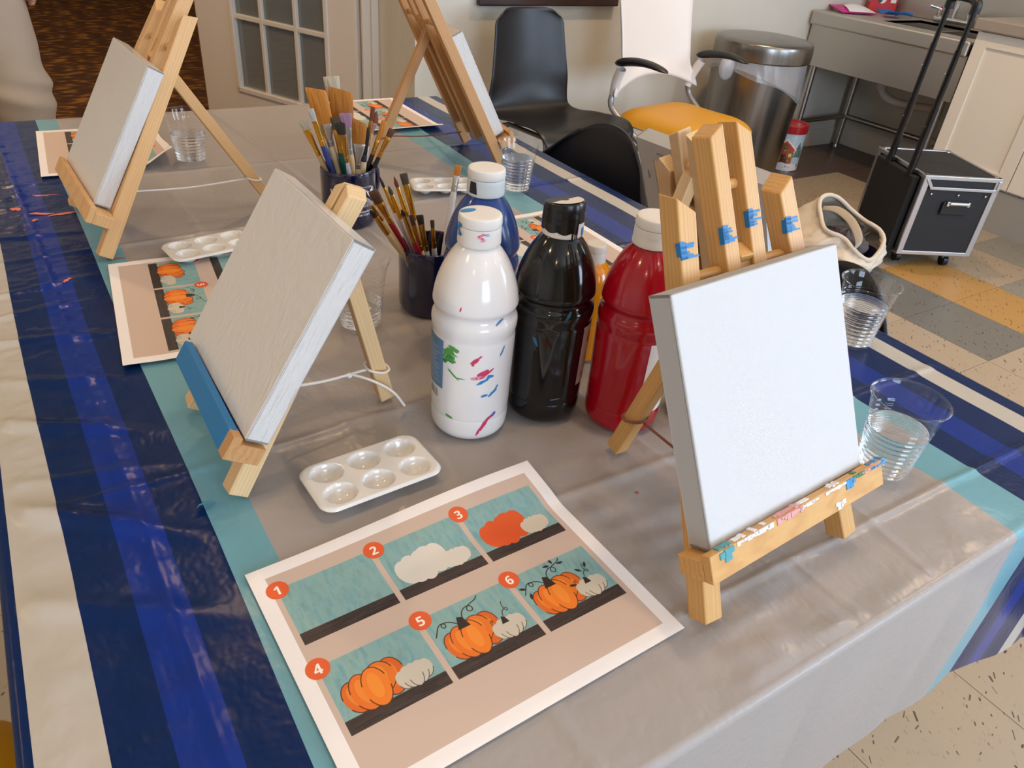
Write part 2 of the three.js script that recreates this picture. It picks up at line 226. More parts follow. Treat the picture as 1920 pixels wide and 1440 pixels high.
{
  const C = { navy: [0x05, 0x23, 0x52], royal: [0x10, 0x2f, 0x82], teal: [0x72, 0xa4, 0xb0], taupe: [0xa6, 0x9f, 0x9a], grey: [0xbc, 0xb5, 0xa9] };
  const lin = c => { const k = new THREE.Color().setRGB(c[0] / 255, c[1] / 255, c[2] / 255, THREE.SRGBColorSpace); return [k.r, k.g, k.b]; };
  const R = 0.007, DROP = 0.25;
  // arc-length coordinate across the sheet: beyond the table's edge it turns over a small radius and hangs
  function run(s, lo, hi) {                        // -> [coordinate, drop, over the low or high edge]
    const go = (e, m, sg) => { const a = e / R; return a < Math.PI / 2 ? [m + sg * R * Math.sin(a), R * (1 - Math.cos(a))] : [m + sg * R, R + (e - R * Math.PI / 2)]; };
    if (s > hi) return go(s - hi, hi, 1); if (s < lo) return go(lo - s, lo, -1); return [s, 0];
  }
  const bump = (v, k) => 0.003 * Math.sin(v * 17 + k) + 0.002 * Math.sin(v * 41 + 2 * k);
  function P(s, t) {
    const w = sm(0.7, 0.1, s) * -0.0165 * (-t - 0.53) + 0.0012 * Math.sin(t * 9 + s * 3);
    const [x, a] = run(s, TX0, TX1), [z, b] = run(t, TZ0, TZ1), m = Math.min(a, b);
    const xi = a ? x : x + w * sm(TX0, TX0 + 0.05, s) * sm(TX1, TX1 - 0.02, s), sx = s > 0.4 ? 1 : -1, sz = t > -1 ? 1 : -1;
    const ox = a > R ? bump(t, 1) * sm(0, 0.12, a) : 0, oz = b > R ? bump(s, 2.1) * sm(0, 0.12, b) : 0;
    const swell = b > R ? 0.02 * b * sm(0.72, 0.9, s) : 0;
    return [xi + sx * (Math.abs(ox) + 0.45 * m), T - Math.max(a, b) - 0.12 * m - (b > R ? 0.16 * b * sm(0.76, 0.9, s) : 0) + (a || b ? 0 : clothHeight(s, t) * sm(0, 0.02, TX1 - s) * sm(0, 0.02, s - TX0) * sm(0, 0.012, TZ1 - t) * sm(0, 0.02, t - TZ0)), z + sz * (Math.abs(oz) + 0.45 * m + swell)];
  }
  const B = [[TX0 - DROP, 'navy'], [-0.0825, 'grey'], [-0.0455, 'navy'], [-0.0105, 'royal'], [0.025, 'navy'], [0.0605, 'teal'], [0.097, 'taupe'], [0.709, 'teal'], [0.765, 'navy'], [0.803, 'royal'], [0.844, 'navy'], [0.889, 'grey'], [0.921, 'navy'], [TX1 + DROP, null]];
  const ts = []; { let t = TZ0 - 0.2; while (t < TZ1 + DROP) { ts.push(t); const e = Math.min(Math.abs(t - TZ1), Math.abs(t - TZ0)); t += e < 0.016 ? 0.0018 : t > TZ1 ? 0.012 : t < -1.25 ? 0.006 : 0.0032; } ts.push(TZ1 + DROP); }
  const pos = [], nor = [], col = [], uv = [], ix = [];
  for (let k = 0; k < B.length - 1; k++) {
    const [a, cn] = B[k], b = B[k + 1][0], c = lin(C[cn]), ss = []; let s = a;
    while (s < b - 1e-4) { ss.push(s); const e = Math.min(Math.abs(s - TX1), Math.abs(s - TX0)); s += e < 0.016 ? 0.0022 : (s > TX1 || s < TX0) ? 0.014 : s < 0.07 ? 0.003 : 0.0052; } ss.push(b);
    const o = pos.length / 3, W = ss.length;
    for (const t of ts) for (const q of ss) {
      const p = P(q, t), e = 6e-4, p1 = P(q + e, t), p0 = P(q - e, t), r1 = P(q, t + e), r0 = P(q, t - e);
      const ax = V(p1[0] - p0[0], p1[1] - p0[1], p1[2] - p0[2]), az = V(r1[0] - r0[0], r1[1] - r0[1], r1[2] - r0[2]); const n = az.cross(ax).normalize();
      pos.push(...p); nor.push(n.x, n.y, n.z); col.push(...c); uv.push(q / 0.3, t / 0.3);
    }
    for (let j = 0; j < ts.length - 1; j++) for (let i = 0; i < W - 1; i++) { const v = o + j * W + i; ix.push(v, v + W, v + 1, v + 1, v + W, v + W + 1); }
  }
  const g = new THREE.BufferGeometry(); g.setAttribute('position', new THREE.Float32BufferAttribute(pos, 3)); g.setAttribute('normal', new THREE.Float32BufferAttribute(nor, 3)); g.setAttribute('color', new THREE.Float32BufferAttribute(col, 3)); g.setAttribute('uv', new THREE.Float32BufferAttribute(uv, 2)); g.setIndex(ix);
  const crinkle = dataTex(512, 512, (u, v) => { const n = 128 + 70 * Math.abs(tileNoise(u, v, 26, 1)) + 40 * tileNoise(u, v, 70, 4); return [n, n, n]; }, false);
  const cm = phys(0xffffff, 0.27, { vertexColors: true, bumpMap: crinkle, bumpScale: 0.0011, specularIntensity: 0.45 });
  const cover = thing('table_cover', 'striped plastic table cover, taupe middle with teal, navy and royal blue edges', 'table cover');
  part('sheet', g, cm, cover);
  // a small tear in the left teal stripe, its edge turned up
  part('tear', grid(6, 4, (a, b) => [0.058 + 0.012 * a - 0.004 * b, T + 0.0025 + 0.005 * b * (1 - Math.abs(a - 0.4)), -0.536 + 0.008 * b - 0.003 * a]), std(0x4fb0d0, 0.35), cover, 'torn flap of teal plastic');
  // dried paint on the sheet
  const blob = (x, z, w, d, turn) => { const r = rng(Math.floor((x + 3) * 7919 + (z + 3) * 104729)), k = []; for (let i = 0; i < 22; i++) k.push(0.55 + 0.6 * r()); const gg = new THREE.BufferGeometry(), p = [x, T + clothHeight(x, z) + 0.0014, z], ii = []; for (let i = 0; i < 22; i++) { const a = i / 22 * 6.283, ux = Math.cos(a) * w * k[i], uz = Math.sin(a) * d * k[i]; const X = x + ux * Math.cos(turn) - uz * Math.sin(turn), Z = z + ux * Math.sin(turn) + uz * Math.cos(turn); p.push(X, T + clothHeight(X, Z) + 0.0005, Z); ii.push(0, 1 + (i + 1) % 22, 1 + i); } gg.setAttribute('position', new THREE.Float32BufferAttribute(p, 3)); gg.setIndex(ii); gg.computeVertexNormals(); return gg; };
  const orange = std(0xe07a62, 0.6);
  for (const [x, z, w, d, a] of [[0.001, -1.28, 0.02, 0.004, 0.2], [0.032, -1.27, 0.022, 0.006, -0.1], [-0.025, -1.31, 0.012, 0.006, 0.3], [0.018, -1.36, 0.018, 0.002, 0.2], [-0.008, -1.255, 0.008, 0.004, 0], [0.012, -1.03, 0.003, 0.011, 0.5]]) part('paint_mark', blob(x, z, w, d, a), orange, cover, 'dried coral paint');
  part('paint_mark', blob(0.075, -1.078, 0.012, 0.0016, 0.1), std(0xa85a30, 0.6), cover, 'rust brown smear');
  part('paint_mark', blob(0.418, -0.372, 0.0024, 0.0018, 0), std(0xb2492c, 0.6), cover, 'small rust speck');
}
// ---------------------------------------------------------------- tabletop easels and canvases
const ON = T + 0.0026;
function post(w, d, h, slant = 0, slantZ = 0) {     // upright of length h along y from 0, its top cut on a slant
  const g = box(w, h, d, 0, h / 2, 0, 0.0012), P = g.attributes.position;
  for (let i = 0; i < P.count; i++) if (P.getY(i) > h / 2) P.setY(i, P.getY(i) + slant * P.getX(i) + slantZ * P.getZ(i));
  g.computeVertexNormals(); return g;
}
function dab(parent, lean, x, y, w, d, seed) {      // brushed blue smear across the front of an upright, turning over its left edge
  const r = rng(seed * 77), gs = [];
  for (let k = 0; k < 7; k++) { const yy = y + (k - 3) * 0.0019 + (r() - 0.5) * 0.001, l = w * (0.45 + 0.55 * r()) * (k === 3 || k === 6 ? 0.45 : 1), h = 0.0011 + r() * 0.0012; gs.push(box(l, h, 0.0006, x - w / 2 + l / 2 - 0.0002, yy, d / 2 + 0.0003)); }
  gs.push(box(0.0006, 0.0125, 0.0045, x - w / 2 - 0.0002, y - 0.0005, d / 2 - 0.0018), box(w * 0.32, 0.012, 0.0006, x - w * 0.34, y - 0.0005, d / 2 + 0.0003));
  part('paint_dab', lean(join(gs)), M.bluePaint, parent, 'smear of blue paint');
}
function easel(o) {
  const t = thing('tabletop_easel', o.label, 'easel', [o.at[0], ON, o.at[1]], o.turn * D, 'small wooden tabletop easels'), th = o.tilt * D, w = o.mat, k = o.k || 1;
  const lean = g => { g.rotateX(-th); return g; };
  const lift = 0.0052;                             // the low rear edge of each foot touches the sheet
  const s = 0.0185, mx = o.midX || 0.0172, lx = o.ledgeX || 0;
  for (const sd of [-1, 1]) {
    const a = Math.atan2(o.splay, o.postH), g = post(s, s, Math.hypot(o.splay, o.postH), sd * 0.55, -0.35); g.rotateZ(sd * a); g.translate(sd * o.half, lift, 0);
    const pm = part('leg', lean(g), w, t);
    if (o.paint) { const f = (o.postH - 0.034) / o.postH, x = sd * (o.half - o.splay * f); dab(pm, lean, x, lift + o.postH * f, s, s, sd + 3); }
  }
  for (const sd of [-1, 1]) {
    const g = post(o.midW || 0.0155, 0.0185, o.midH - 0.05, sd * -0.6, -0.2); g.translate(sd * mx, 0.05 + lift, 0);
    const pm = part('upright', lean(g), w, t);
    if (o.paint) dab(pm, lean, sd * mx, o.midH - 0.068 + sd * 0.004, 0.0155, 0.0185, sd + 7);
  }
  part('spacer', lean(box(Math.max(0.003, 2 * mx - 0.0155), 0.03, 0.014, 0, o.dowV - 0.012, -0.001, 0.001)), w, t);
  const hw = o.half - o.splay * (o.dowV / o.postH);
  part('dowel', lean(rod([-hw, o.dowV, -0.001], [hw, o.dowV, -0.001], 0.0042)), w, t);
  part('dowel', lean(rod([-mx, o.midH - 0.036, -0.001], [mx, o.midH - 0.036, -0.001], 0.0042)), w, t);
  const lw = o.ledge, lm = o.ledgeMat || w;
  const lg = part('ledge', lean(join([box2(lx - lw, lx + lw, o.ledgeV - 0.017, o.ledgeV - 0.001, 0.0098, 0.034, 0.001), box2(lx - lw, lx + lw, o.ledgeV - 0.017, o.ledgeV + 0.005, 0.034, 0.042, 0.001)])), lm, t, o.ledgeLabel);
  if (o.ledgeEnd) part('ledge_end', lean(join([box2(lx + lw - 0.004, lx + lw + 0.012, o.ledgeV - 0.0168, o.ledgeV - 0.0008, 0.0102, 0.0418), box2(lx + lw - 0.004, lx + lw + 0.012, o.ledgeV - 0.001, o.ledgeV + 0.0047, 0.0338, 0.0418)])), M.brownwood, lg, 'bare end grain');
  if (o.splat) for (const [x, l, h, m, up] of o.splat) { const r = rng(Math.floor((x + 1) * 9973)), gs = [], y = o.ledgeV + (up === undefined ? 0.0045 - h / 2 : up - 0.001), n = Math.max(4, Math.round(l / 0.004)); for (let i = 0; i < n; i++) { const hh = h * (0.35 + 0.75 * r()); gs.push(box(l / n * (0.8 + r()), hh, 0.0008, x - l / 2 + (i + 0.5) * l / n, y + (h - hh) * 0.4 * (r() + 0.2), 0.0423)); if (r() < 0.6) gs.push(box(l / n, 0.0008, 0.003 + 0.004 * r(), x - l / 2 + (i + 0.5) * l / n, o.ledgeV + 0.0054, 0.038)); } part('paint_mark', lean(join(gs)), m, lg); }
  // prop leg hinged between the uprights
  const ht = [0, o.hinge * Math.cos(th), -o.hinge * Math.sin(th) - 0.004], ft = [o.rearX || 0, 0.004, -o.rear];
  const dl = len(ht, ft), rg = post(0.0155, 0.0155, dl + 0.012); rg.translate(0, -dl, 0);
  const dir = V(ht[0] - ft[0], ht[1] - ft[1], ht[2] - ft[2]).normalize(); rg.applyQuaternion(new THREE.Quaternion().setFromUnitVectors(V(0, 1, 0), dir)); rg.translate(...ht);
  part('prop_leg', rg, o.propMat || w, t);
  // cord tying the prop leg to the front frame
  const c0 = [o.cordX || 0, 0.052, -0.055], f = 0.2, c1 = [lerp(ft[0], ht[0], f), lerp(ft[1], ht[1], f), lerp(ft[2], ht[2], f)];
  const mid = [(c0[0] + c1[0]) / 2, (c0[1] + c1[1]) / 2 - 0.004, (c0[2] + c1[2]) / 2];
  const g = [tube([c0, mid, [c1[0], c1[1], c1[2] + 0.012]], o.cordR || 0.0014, 30, 7)];
  g.push(tube([0, 1, 2, 3, 4, 5].map(i => { const a = i / 6 * 6.283; return [c1[0] + 0.0125 * Math.cos(a), c1[1] + 0.003 * Math.sin(a), c1[2] + 0.0125 * Math.sin(a)]; }), o.cordR || 0.0014, 30, 7, true));
  if (o.tail) g.push(tube([[c1[0], c1[1], c1[2] + 0.03], [c1[0] + 0.016, c1[1] - 0.004, c1[2] + 0.012], [c1[0] + 0.022, c1[1] - 0.02, c1[2] - 0.008], [c1[0] + 0.024, 0.004, c1[2] - 0.02]], o.cordR || 0.0014, 30, 7), new THREE.SphereGeometry(0.0032, 12, 8).translate(c1[0], c1[1] - 0.002, c1[2] + 0.03));
  part('cord', g, o.cordMat || M.twine, t, o.cordLabel);
  return t;
}
const weave = dataTex(256, 256, (u, v, x, y) => { const n = 120 + 50 * Math.sin(x * 0.785) * Math.sin(y * 0.785) + 20 * tileNoise(u, v, 30); return [n, n, n]; }, false, [6, 6]);
const film = dataTex(512, 512, (u, v) => { const a = tileNoise(u, v, 8, 3), n = 120 + 90 * Math.abs(tileNoise(u + 0.1 * a, v, 14, 8)) + 30 * tileNoise(u, v * 1, 60); return [n, n, n]; }, false);
const canvasWhite = std(0xcfcecc, 0.75, { bumpMap: weave, bumpScale: 0.0003 });
const canvasWrapped = phys(0xdcd8d2, 0.6, { bumpMap: film, bumpScale: 0.002, clearcoat: 0.9, clearcoatRoughness: 0.22 });
function artCanvas(e, o) {                          // a stretched canvas standing on the ledge of the easel e
  const t = thing('stretched_canvas', o.label, 'canvas', [0, 0, 0], 0, 'square stretched canvases');
  t.position.copy(e.position); t.rotation.copy(e.rotation);
  const th = o.tilt * D, S = o.size, d = 0.0205, y0 = o.ledgeV + 0.0006, n0 = 0.0112;
  const put = g => { if (o.roll) { g.translate(0, -y0 - S / 2, 0); g.rotateZ(o.roll * D); g.translate(0, y0 + S / 2 + Math.abs(o.roll) * D * S * 0.5, 0); } g.translate(o.shift || 0, 0, 0); g.rotateX(-th); return g; };
  const cm = o.wrapped ? canvasWrapped : canvasWhite;
  // front cloth turned over the edges
  part('cloth', put(join([box2(-S / 2, S / 2, y0, y0 + S, n0 + d - 0.004, n0 + d, 0.0018), box2(-S / 2, -S / 2 + 0.002, y0, y0 + S, n0, n0 + d - 0.001), box2(S / 2 - 0.002, S / 2, y0, y0 + S, n0, n0 + d - 0.001), box2(-S / 2, S / 2, y0, y0 + 0.002, n0, n0 + d - 0.001), box2(-S / 2, S / 2, y0 + S - 0.002, y0 + S, n0, n0 + d - 0.001)])), cm, t);
  part('cloth_hem', put(join([box2(-S / 2, -S / 2 + 0.024, y0, y0 + S, n0 - 0.0007, n0), box2(S / 2 - 0.024, S / 2, y0, y0 + S, n0 - 0.0007, n0), box2(-S / 2 + 0.024, S / 2 - 0.024, y0, y0 + 0.024, n0 - 0.0007, n0), box2(-S / 2 + 0.024, S / 2 - 0.024, y0 + S - 0.024, y0 + S, n0 - 0.0007, n0)])), canvasWhite, t);
  const b = 0.034;
  for (const q of [[-S / 2 + 0.002, -S / 2 + b, y0 + 0.002, y0 + S - 0.002], [S / 2 - b, S / 2 - 0.002, y0 + 0.002, y0 + S - 0.002], [-S / 2 + b, S / 2 - b, y0 + 0.002, y0 + b], [-S / 2 + b, S / 2 - b, y0 + S - b, y0 + S - 0.002]]) part('stretcher_bar', put(box2(q[0], q[1], q[2], q[3], n0 + 0.0002, n0 + d - 0.005, 0.001)), M.stretcher, t);
  if (o.staples) for (const q of [[-S * 0.3, S - 0.013, 0], [0, S - 0.012, 0], [S * 0.3, S - 0.013, 0], [-S / 2 + 0.012, S * 0.75, 1], [-S / 2 + 0.012, S * 0.4, 1], [S / 2 - 0.012, S * 0.75, 1], [S / 2 - 0.012, S * 0.45, 1], [S / 2 - 0.012, S * 0.15, 1]]) part('staple', put(box(q[2] ? 0.0012 : 0.011, q[2] ? 0.011 : 0.0012, 0.0012, q[0], y0 + q[1], n0 - 0.001)), M.greySteel, t);
  return t;
}
{
  const fit = { e1: [0.4603, -0.2316, 3.26, 26.8, 0.0755, -0.0163, 0.1884, 0.7], e2: [0.0857, -0.6039, -89.87, 32.75, 0.0684, 0.0018, 0.1868, 0.9], e3: [0.0534, -1.1931, -86.84, 30.2, 0.0656, 0.0042, 0.1942, 0.1], e4: [0.8041, -1.3261, 82.3, 27.9, 0.0676, -0.0044, 0.1977, -0.9], e5: [0.7238, -0.5853, 93.5, 25.3, 0.0609, 0.0012, 0.1911, -1.0] };
  const pair = (k, eo, co) => {
    const [x, z, turn, tilt, v, shift, size, roll] = fit[k], cx = eo.cx || 0, f = turn * D;
    const e = easel({ ...eo, at: [x + cx * Math.cos(f), z - cx * Math.sin(f)], turn, tilt, ledgeV: v - 0.0006 });
    artCanvas(e, { ...co, tilt, size, ledgeV: v - 0.0006, shift: shift - cx, roll });
  };
  pair('e1', { label: 'honey coloured easel with blue and white paint smears, nearest, holding the bright canvas', cx: -0.004, mat: M.honey, half: 0.0905, splay: 0.034, postH: 0.317, midH: 0.364, midX: 0.0152, dowV: 0.266, ledge: 0.107, ledgeX: -0.011, hinge: 0.268, rear: 0.2, rearX: -0.006, paint: true, cordMat: M.brownCord, cordLabel: 'brown cord',
    splat: [[-0.1, 0.014, 0.009, M.paintTeal], [-0.07, 0.04, 0.004, M.paintWhite, 0.004], [-0.028, 0.03, 0.005, M.paintPink, 0.0035], [-0.005, 0.022, 0.003, M.paintWhite, 0.004], [0.03, 0.026, 0.003, M.paintWhite, 0.004], [0.05, 0.012, 0.008, M.paintBlue], [0.062, 0.016, 0.004, M.paintGreen, 0.004], [0.08, 0.026, 0.003, M.paintPink, 0.004], [0.09, 0.02, 0.003, M.paintBlue, 0.0035], [0.034, 0.012, 0.009, M.paintWhite, -0.012]] },
  { label: 'blank white canvas in bright window light on the honey coloured easel' });
  pair('e2', { label: 'pale pine easel with a blue ledge and white cord, in front of the dark mugs', cx: -0.003, mat: M.pine, half: 0.073, splay: 0.03, postH: 0.235, midH: 0.276, midX: 0.0085, midW: 0.0125, dowV: 0.2, ledge: 0.0775, ledgeX: 0.0115, hinge: 0.24, rear: 0.182, rearX: -0.006, ledgeMat: M.bluePaint, ledgeLabel: 'ledge painted blue', ledgeEnd: 1, tail: true, cordR: 0.0015 },
  { label: 'film-wrapped canvas on the pale pine easel with blue ledge', wrapped: true });
  pair('e3', { label: 'tan easel farthest left, standing over a picture sheet at the far table end', cx: 0.012, mat: M.tan, half: 0.104, splay: 0.046, postH: 0.328, midH: 0.42, midX: 0.016, dowV: 0.29, ledge: 0.112, ledgeX: 0.01, hinge: 0.265, rear: 0.275, cordR: 0.0013 },
  { label: 'film-wrapped canvas on the tan easel at the far left', wrapped: true });
  pair('e4', { label: 'brown easel seen from behind at the far right table edge, brown cord below', cx: -0.01, mat: M.brownwood, half: 0.1, splay: 0.014, postH: 0.345, midH: 0.42, midX: 0.022, dowV: 0.29, ledge: 0.112, hinge: 0.265, rear: 0.235, cordMat: M.brownCord, cordLabel: 'brown cord' },
  { label: 'white canvas edge-on, on the brown easel before the black chair', wrapped: true, staples: true });
  pair('e5', { label: 'light easel seen from behind, hidden behind the nearest honey coloured easel', cx: -0.003, mat: M.pine, half: 0.08, splay: 0.045, postH: 0.24, midH: 0.288, midX: 0.013, dowV: 0.2, ledge: 0.1, hinge: 0.24, rear: 0.17 },
  { label: 'canvas showing its bare wooden stretcher bars and staples, behind the honey easel', staples: true });
}
// ---------------------------------------------------------------- printed step-by-step sheets
const sheetPrint = canvasTex(1408, 1088, (x, w, h) => {
  const r = rng(5);
  x.fillStyle = '#f4efec'; x.fillRect(0, 0, w, h);
  const mx = 62, my = 60; x.fillStyle = '#ceb7a7'; x.fillRect(mx, my, w - 2 * mx, h - 2 * my);
  const PW = 396, PH = 300, gx = 24, xs = [mx + 22, mx + 22 + PW + gx, mx + 22 + 2 * (PW + gx)], ys = [132, 540];
  function orange(cx, cy, s, detail) {
    const lobes = [[-0.72, 0.05, 0.42, 0.62], [0.62, -0.08, 0.48, 0.72], [0.28, -0.22, 0.5, 0.6], [-0.4, 0.02, 0.45, 0.72], [0.02, 0.02, 0.45, 0.76]];
    lobes.forEach(([dx, dy, a, b], i) => {
      x.save(); x.translate(cx + dx * s, cy + dy * s); x.rotate(dx * 0.28); x.beginPath(); x.ellipse(0, 0, a * s, b * s, 0, 0, 7);
      x.fillStyle = detail ? ['#e06a1c', '#df661a', '#e8771f', '#e9741c', '#f07f1f'][i] : '#e0571f'; x.fill();
      if (detail) { x.fillStyle = 'rgba(250,160,60,.5)'; x.beginPath(); x.ellipse(-0.02 * s, -0.05 * s, a * s * 0.5, b * s * 0.66, 0, 0, 7); x.fill(); x.strokeStyle = 'rgba(70,32,14,.85)'; x.lineWidth = 4; x.beginPath(); x.ellipse(0, 0, a * s, b * s, 0, 0.2, 2.7); x.stroke(); x.beginPath(); x.ellipse(0, 0, a * s, b * s, 0, 3.4, 5.9); x.stroke(); }
      x.restore();
    });
  }
  function pale(cx, cy, s, detail, col = '#cfc6b4') {
    for (const [dx, dy, a, b] of [[-0.62, 0.06, 0.38, 0.55], [0.62, -0.04, 0.4, 0.55], [-0.3, 0.02, 0.4, 0.66], [0.32, 0, 0.4, 0.66], [0, 0.03, 0.38, 0.7]]) {
      x.save(); x.translate(cx + dx * s, cy + dy * s); x.rotate(dx * 0.3); x.beginPath(); x.ellipse(0, 0, a * s, b * s, 0, 0, 7); x.fillStyle = col; x.fill();
      if (detail) { x.strokeStyle = 'rgba(60,50,42,.75)'; x.lineWidth = 3; x.beginPath(); x.ellipse(0, 0, a * s, b * s, 0, 0.1, 2.9); x.stroke(); }
      x.restore();
    }
  }
  function curl(pts, lw = 4) { x.strokeStyle = '#231a17'; x.lineWidth = lw; x.lineCap = 'round'; x.beginPath(); x.moveTo(pts[0], pts[1]); for (let i = 2; i < pts.length; i += 6) x.bezierCurveTo(pts[i], pts[i + 1], pts[i + 2], pts[i + 3], pts[i + 4], pts[i + 5]); x.stroke(); }
  function stem(cx, cy, s) { x.fillStyle = '#2a1f1c'; x.beginPath(); x.moveTo(cx - s, cy + s); x.lineTo(cx - s * 0.3, cy - s * 0.9); x.lineTo(cx + s * 0.4, cy - s * 0.6); x.lineTo(cx + s * 0.8, cy + s); x.fill(); }
  function leaf(cx, cy, a, s = 17) { x.save(); x.translate(cx, cy); x.rotate(a); x.fillStyle = '#2b2421'; x.beginPath(); x.moveTo(-s, 0); x.quadraticCurveTo(0, -s * 0.75, s, 0); x.quadraticCurveTo(0, s * 0.75, -s, 0); x.fill(); x.restore(); }
  for (let n = 0; n < 6; n++) {
    const px = xs[n % 3], py = ys[n < 3 ? 0 : 1];
    x.save(); x.beginPath(); x.rect(px, py, PW, PH); x.clip();
    x.fillStyle = '#8ab0ae'; x.fillRect(px, py, PW, PH);
    for (let i = 0; i < 260; i++) { const yy = py + r() * PH; x.strokeStyle = ['rgba(104,160,168,.20)', 'rgba(140,180,168,.22)', 'rgba(88,150,172,.20)', 'rgba(120,140,128,.14)'][i % 4]; x.lineWidth = 5 + r() * 16; const xx = px + r() * PW; x.beginPath(); x.moveTo(xx, yy - 20); x.lineTo(xx + (r() - 0.5) * 24, yy + 30); x.stroke(); }
    x.fillStyle = '#3a2e2b'; x.fillRect(px, py + PH - 56, PW, 56);
    for (let i = 0; i < 60; i++) { x.strokeStyle = i % 2 ? 'rgba(24,18,18,.35)' : 'rgba(90,74,66,.2)'; x.lineWidth = 2 + r() * 3; const yy = py + PH - 56 + r() * 56, xx = px + r() * PW; x.beginPath(); x.moveTo(xx, yy); x.lineTo(xx + 60 + r() * 60, yy + (r() - 0.5) * 4); x.stroke(); }
    const ox = px + 152, oy = py + 172, wx = px + 298, wy = py + 204;
    if (n === 1) { orangeWhite(ox, oy); pale(wx - 4, wy - 6, 70, false, '#dcd6ca'); }
    if (n === 2) { orange(ox, oy, 108, false); pale(wx - 4, wy - 6, 70, false, '#d3c6b2'); }
    if (n >= 3) { orange(ox, oy, 108, true); pale(wx - 4, wy - 6, 72, true); }
    if (n >= 4) {
      stem(ox - 12, oy - 84, 30); stem(wx - 6, wy - 44, 18);
      curl([ox, oy - 96, ox + 6, oy - 140, ox + 60, oy - 150, ox + 60, oy - 122, ox + 60, oy - 100, ox + 26, oy - 110, ox + 40, oy - 130, ox + 56, oy - 150, ox + 90, oy - 140, ox + 104, oy - 164]);
      curl([ox - 30, oy - 80, ox - 60, oy - 120, ox - 100, oy - 116, ox - 92, oy - 96, ox - 84, oy - 80, ox - 64, oy - 100, ox - 84, oy - 112, ox - 110, oy - 116, ox - 120, oy - 80, ox - 136, oy - 66]);
      curl([wx, wy - 60, wx + 6, wy - 90, wx + 40, wy - 96, wx + 34, wy - 78, wx + 26, wy - 64, wx + 14, wy - 96, wx + 30, wy - 124], 3);
      curl([wx - 60, wy - 40, wx - 70, wy - 70, wx - 40, wy - 60, wx - 56, wy - 50], 3);
      if (n === 5) for (const [a, b, c] of [[ox - 130, oy - 96, 0.5], [ox - 118, oy - 50, 2.0], [ox + 30, oy - 150, 0.2], [ox + 96, oy - 140, 0.1], [ox + 62, oy - 166, 1.4], [wx + 40, wy - 112, 2.2], [wx - 6, wy - 100, 0.8], [wx - 76, wy - 44, 0.3]]) leaf(a, b, c);
    }
    x.restore();
  }
  function orangeWhite(cx, cy) { x.fillStyle = '#dcd6ca'; for (const [dx, dy, a, b] of [[-0.72, 0.05, 0.42, 0.62], [0.62, -0.08, 0.48, 0.72], [0.28, -0.22, 0.5, 0.6], [-0.4, 0.02, 0.45, 0.72], [0.02, 0.02, 0.45, 0.76]]) { x.save(); x.translate(cx + dx * 108, cy + dy * 108); x.rotate(dx * 0.28); x.beginPath(); x.ellipse(0, 0, a * 108, b * 108, 0, 0, 7); x.fill(); x.restore(); } }
  for (let n = 0; n < 6; n++) {
    const cx = xs[n % 3] + 2, cy = ys[n < 3 ? 0 : 1] + 6;
    x.fillStyle = '#e5602d'; x.beginPath(); x.arc(cx, cy, 45, 0, 7); x.fill(); x.fillStyle = '#fbf3ea'; x.font = 'bold 60px sans-serif'; x.textAlign = 'center'; x.textBaseline = 'middle'; x.fillText(String(n + 1), cx, cy + 3);
  }
});
sheetPrint.anisotropy = 8;
const sheetMat = std(0xffffff, 0.5, { map: sheetPrint });
function sheet(label, p0, turn, lift, o = {}) {             // p0: the page's lower left corner; turn: direction of its lower edge
  const W = 0.271, H = o.h || 0.2094, t = thing('step_sheet', label, 'paper', [p0[0], T, p0[1]], turn * D, 'printed painting step sheets');
  const g = slab(44, 36, (a, b) => { const X = a * W, Z = -b * H; return [X, 0.0028 + lift(a, b), Z]; }, 0.0005);
  part('page', g, sheetMat, t);
  return t;
}
sheet('numbered pumpkin step sheet lying nearest, in front of the white bottle', [0.077, -0.2225], 1.9, (a, b) => 0.0006 + 0.0008 * Math.sin(a * 4) + sm(0.7, 0.82, b) * (b - 0.7) * 0.034 * sm(0.1, 0.9, a) , { h: 0.216 });
sheet('pumpkin step sheet sticking out behind the pale pine easel', [0.063, -1.056], -95.2, (a, b) => 0.001 + 0.002 * sm(0.2, 0, b) * a + 0.001 * Math.sin(b * 5));
sheet('pumpkin step sheet under the tan easel at the far left', [0.034, -1.713], -93.2, (a, b) => 0.001 + 0.03 * sm(0.72, 1.05, b) * sm(0.2, 1, a) + 0.006 * sm(0.85, 1, a) * sm(0.5, 0.9, b));
sheet('pumpkin step sheet at the far table end behind the brushes', [0.818, -1.528], 90.5, (a, b) => 0.001 + 0.006 * sm(0.12, 0, a));
sheet('pumpkin step sheet mostly hidden behind the bottles', [0.769, -0.742], 90, (a, b) => 0.001 + 0.002 * sm(0.3, 0, b));
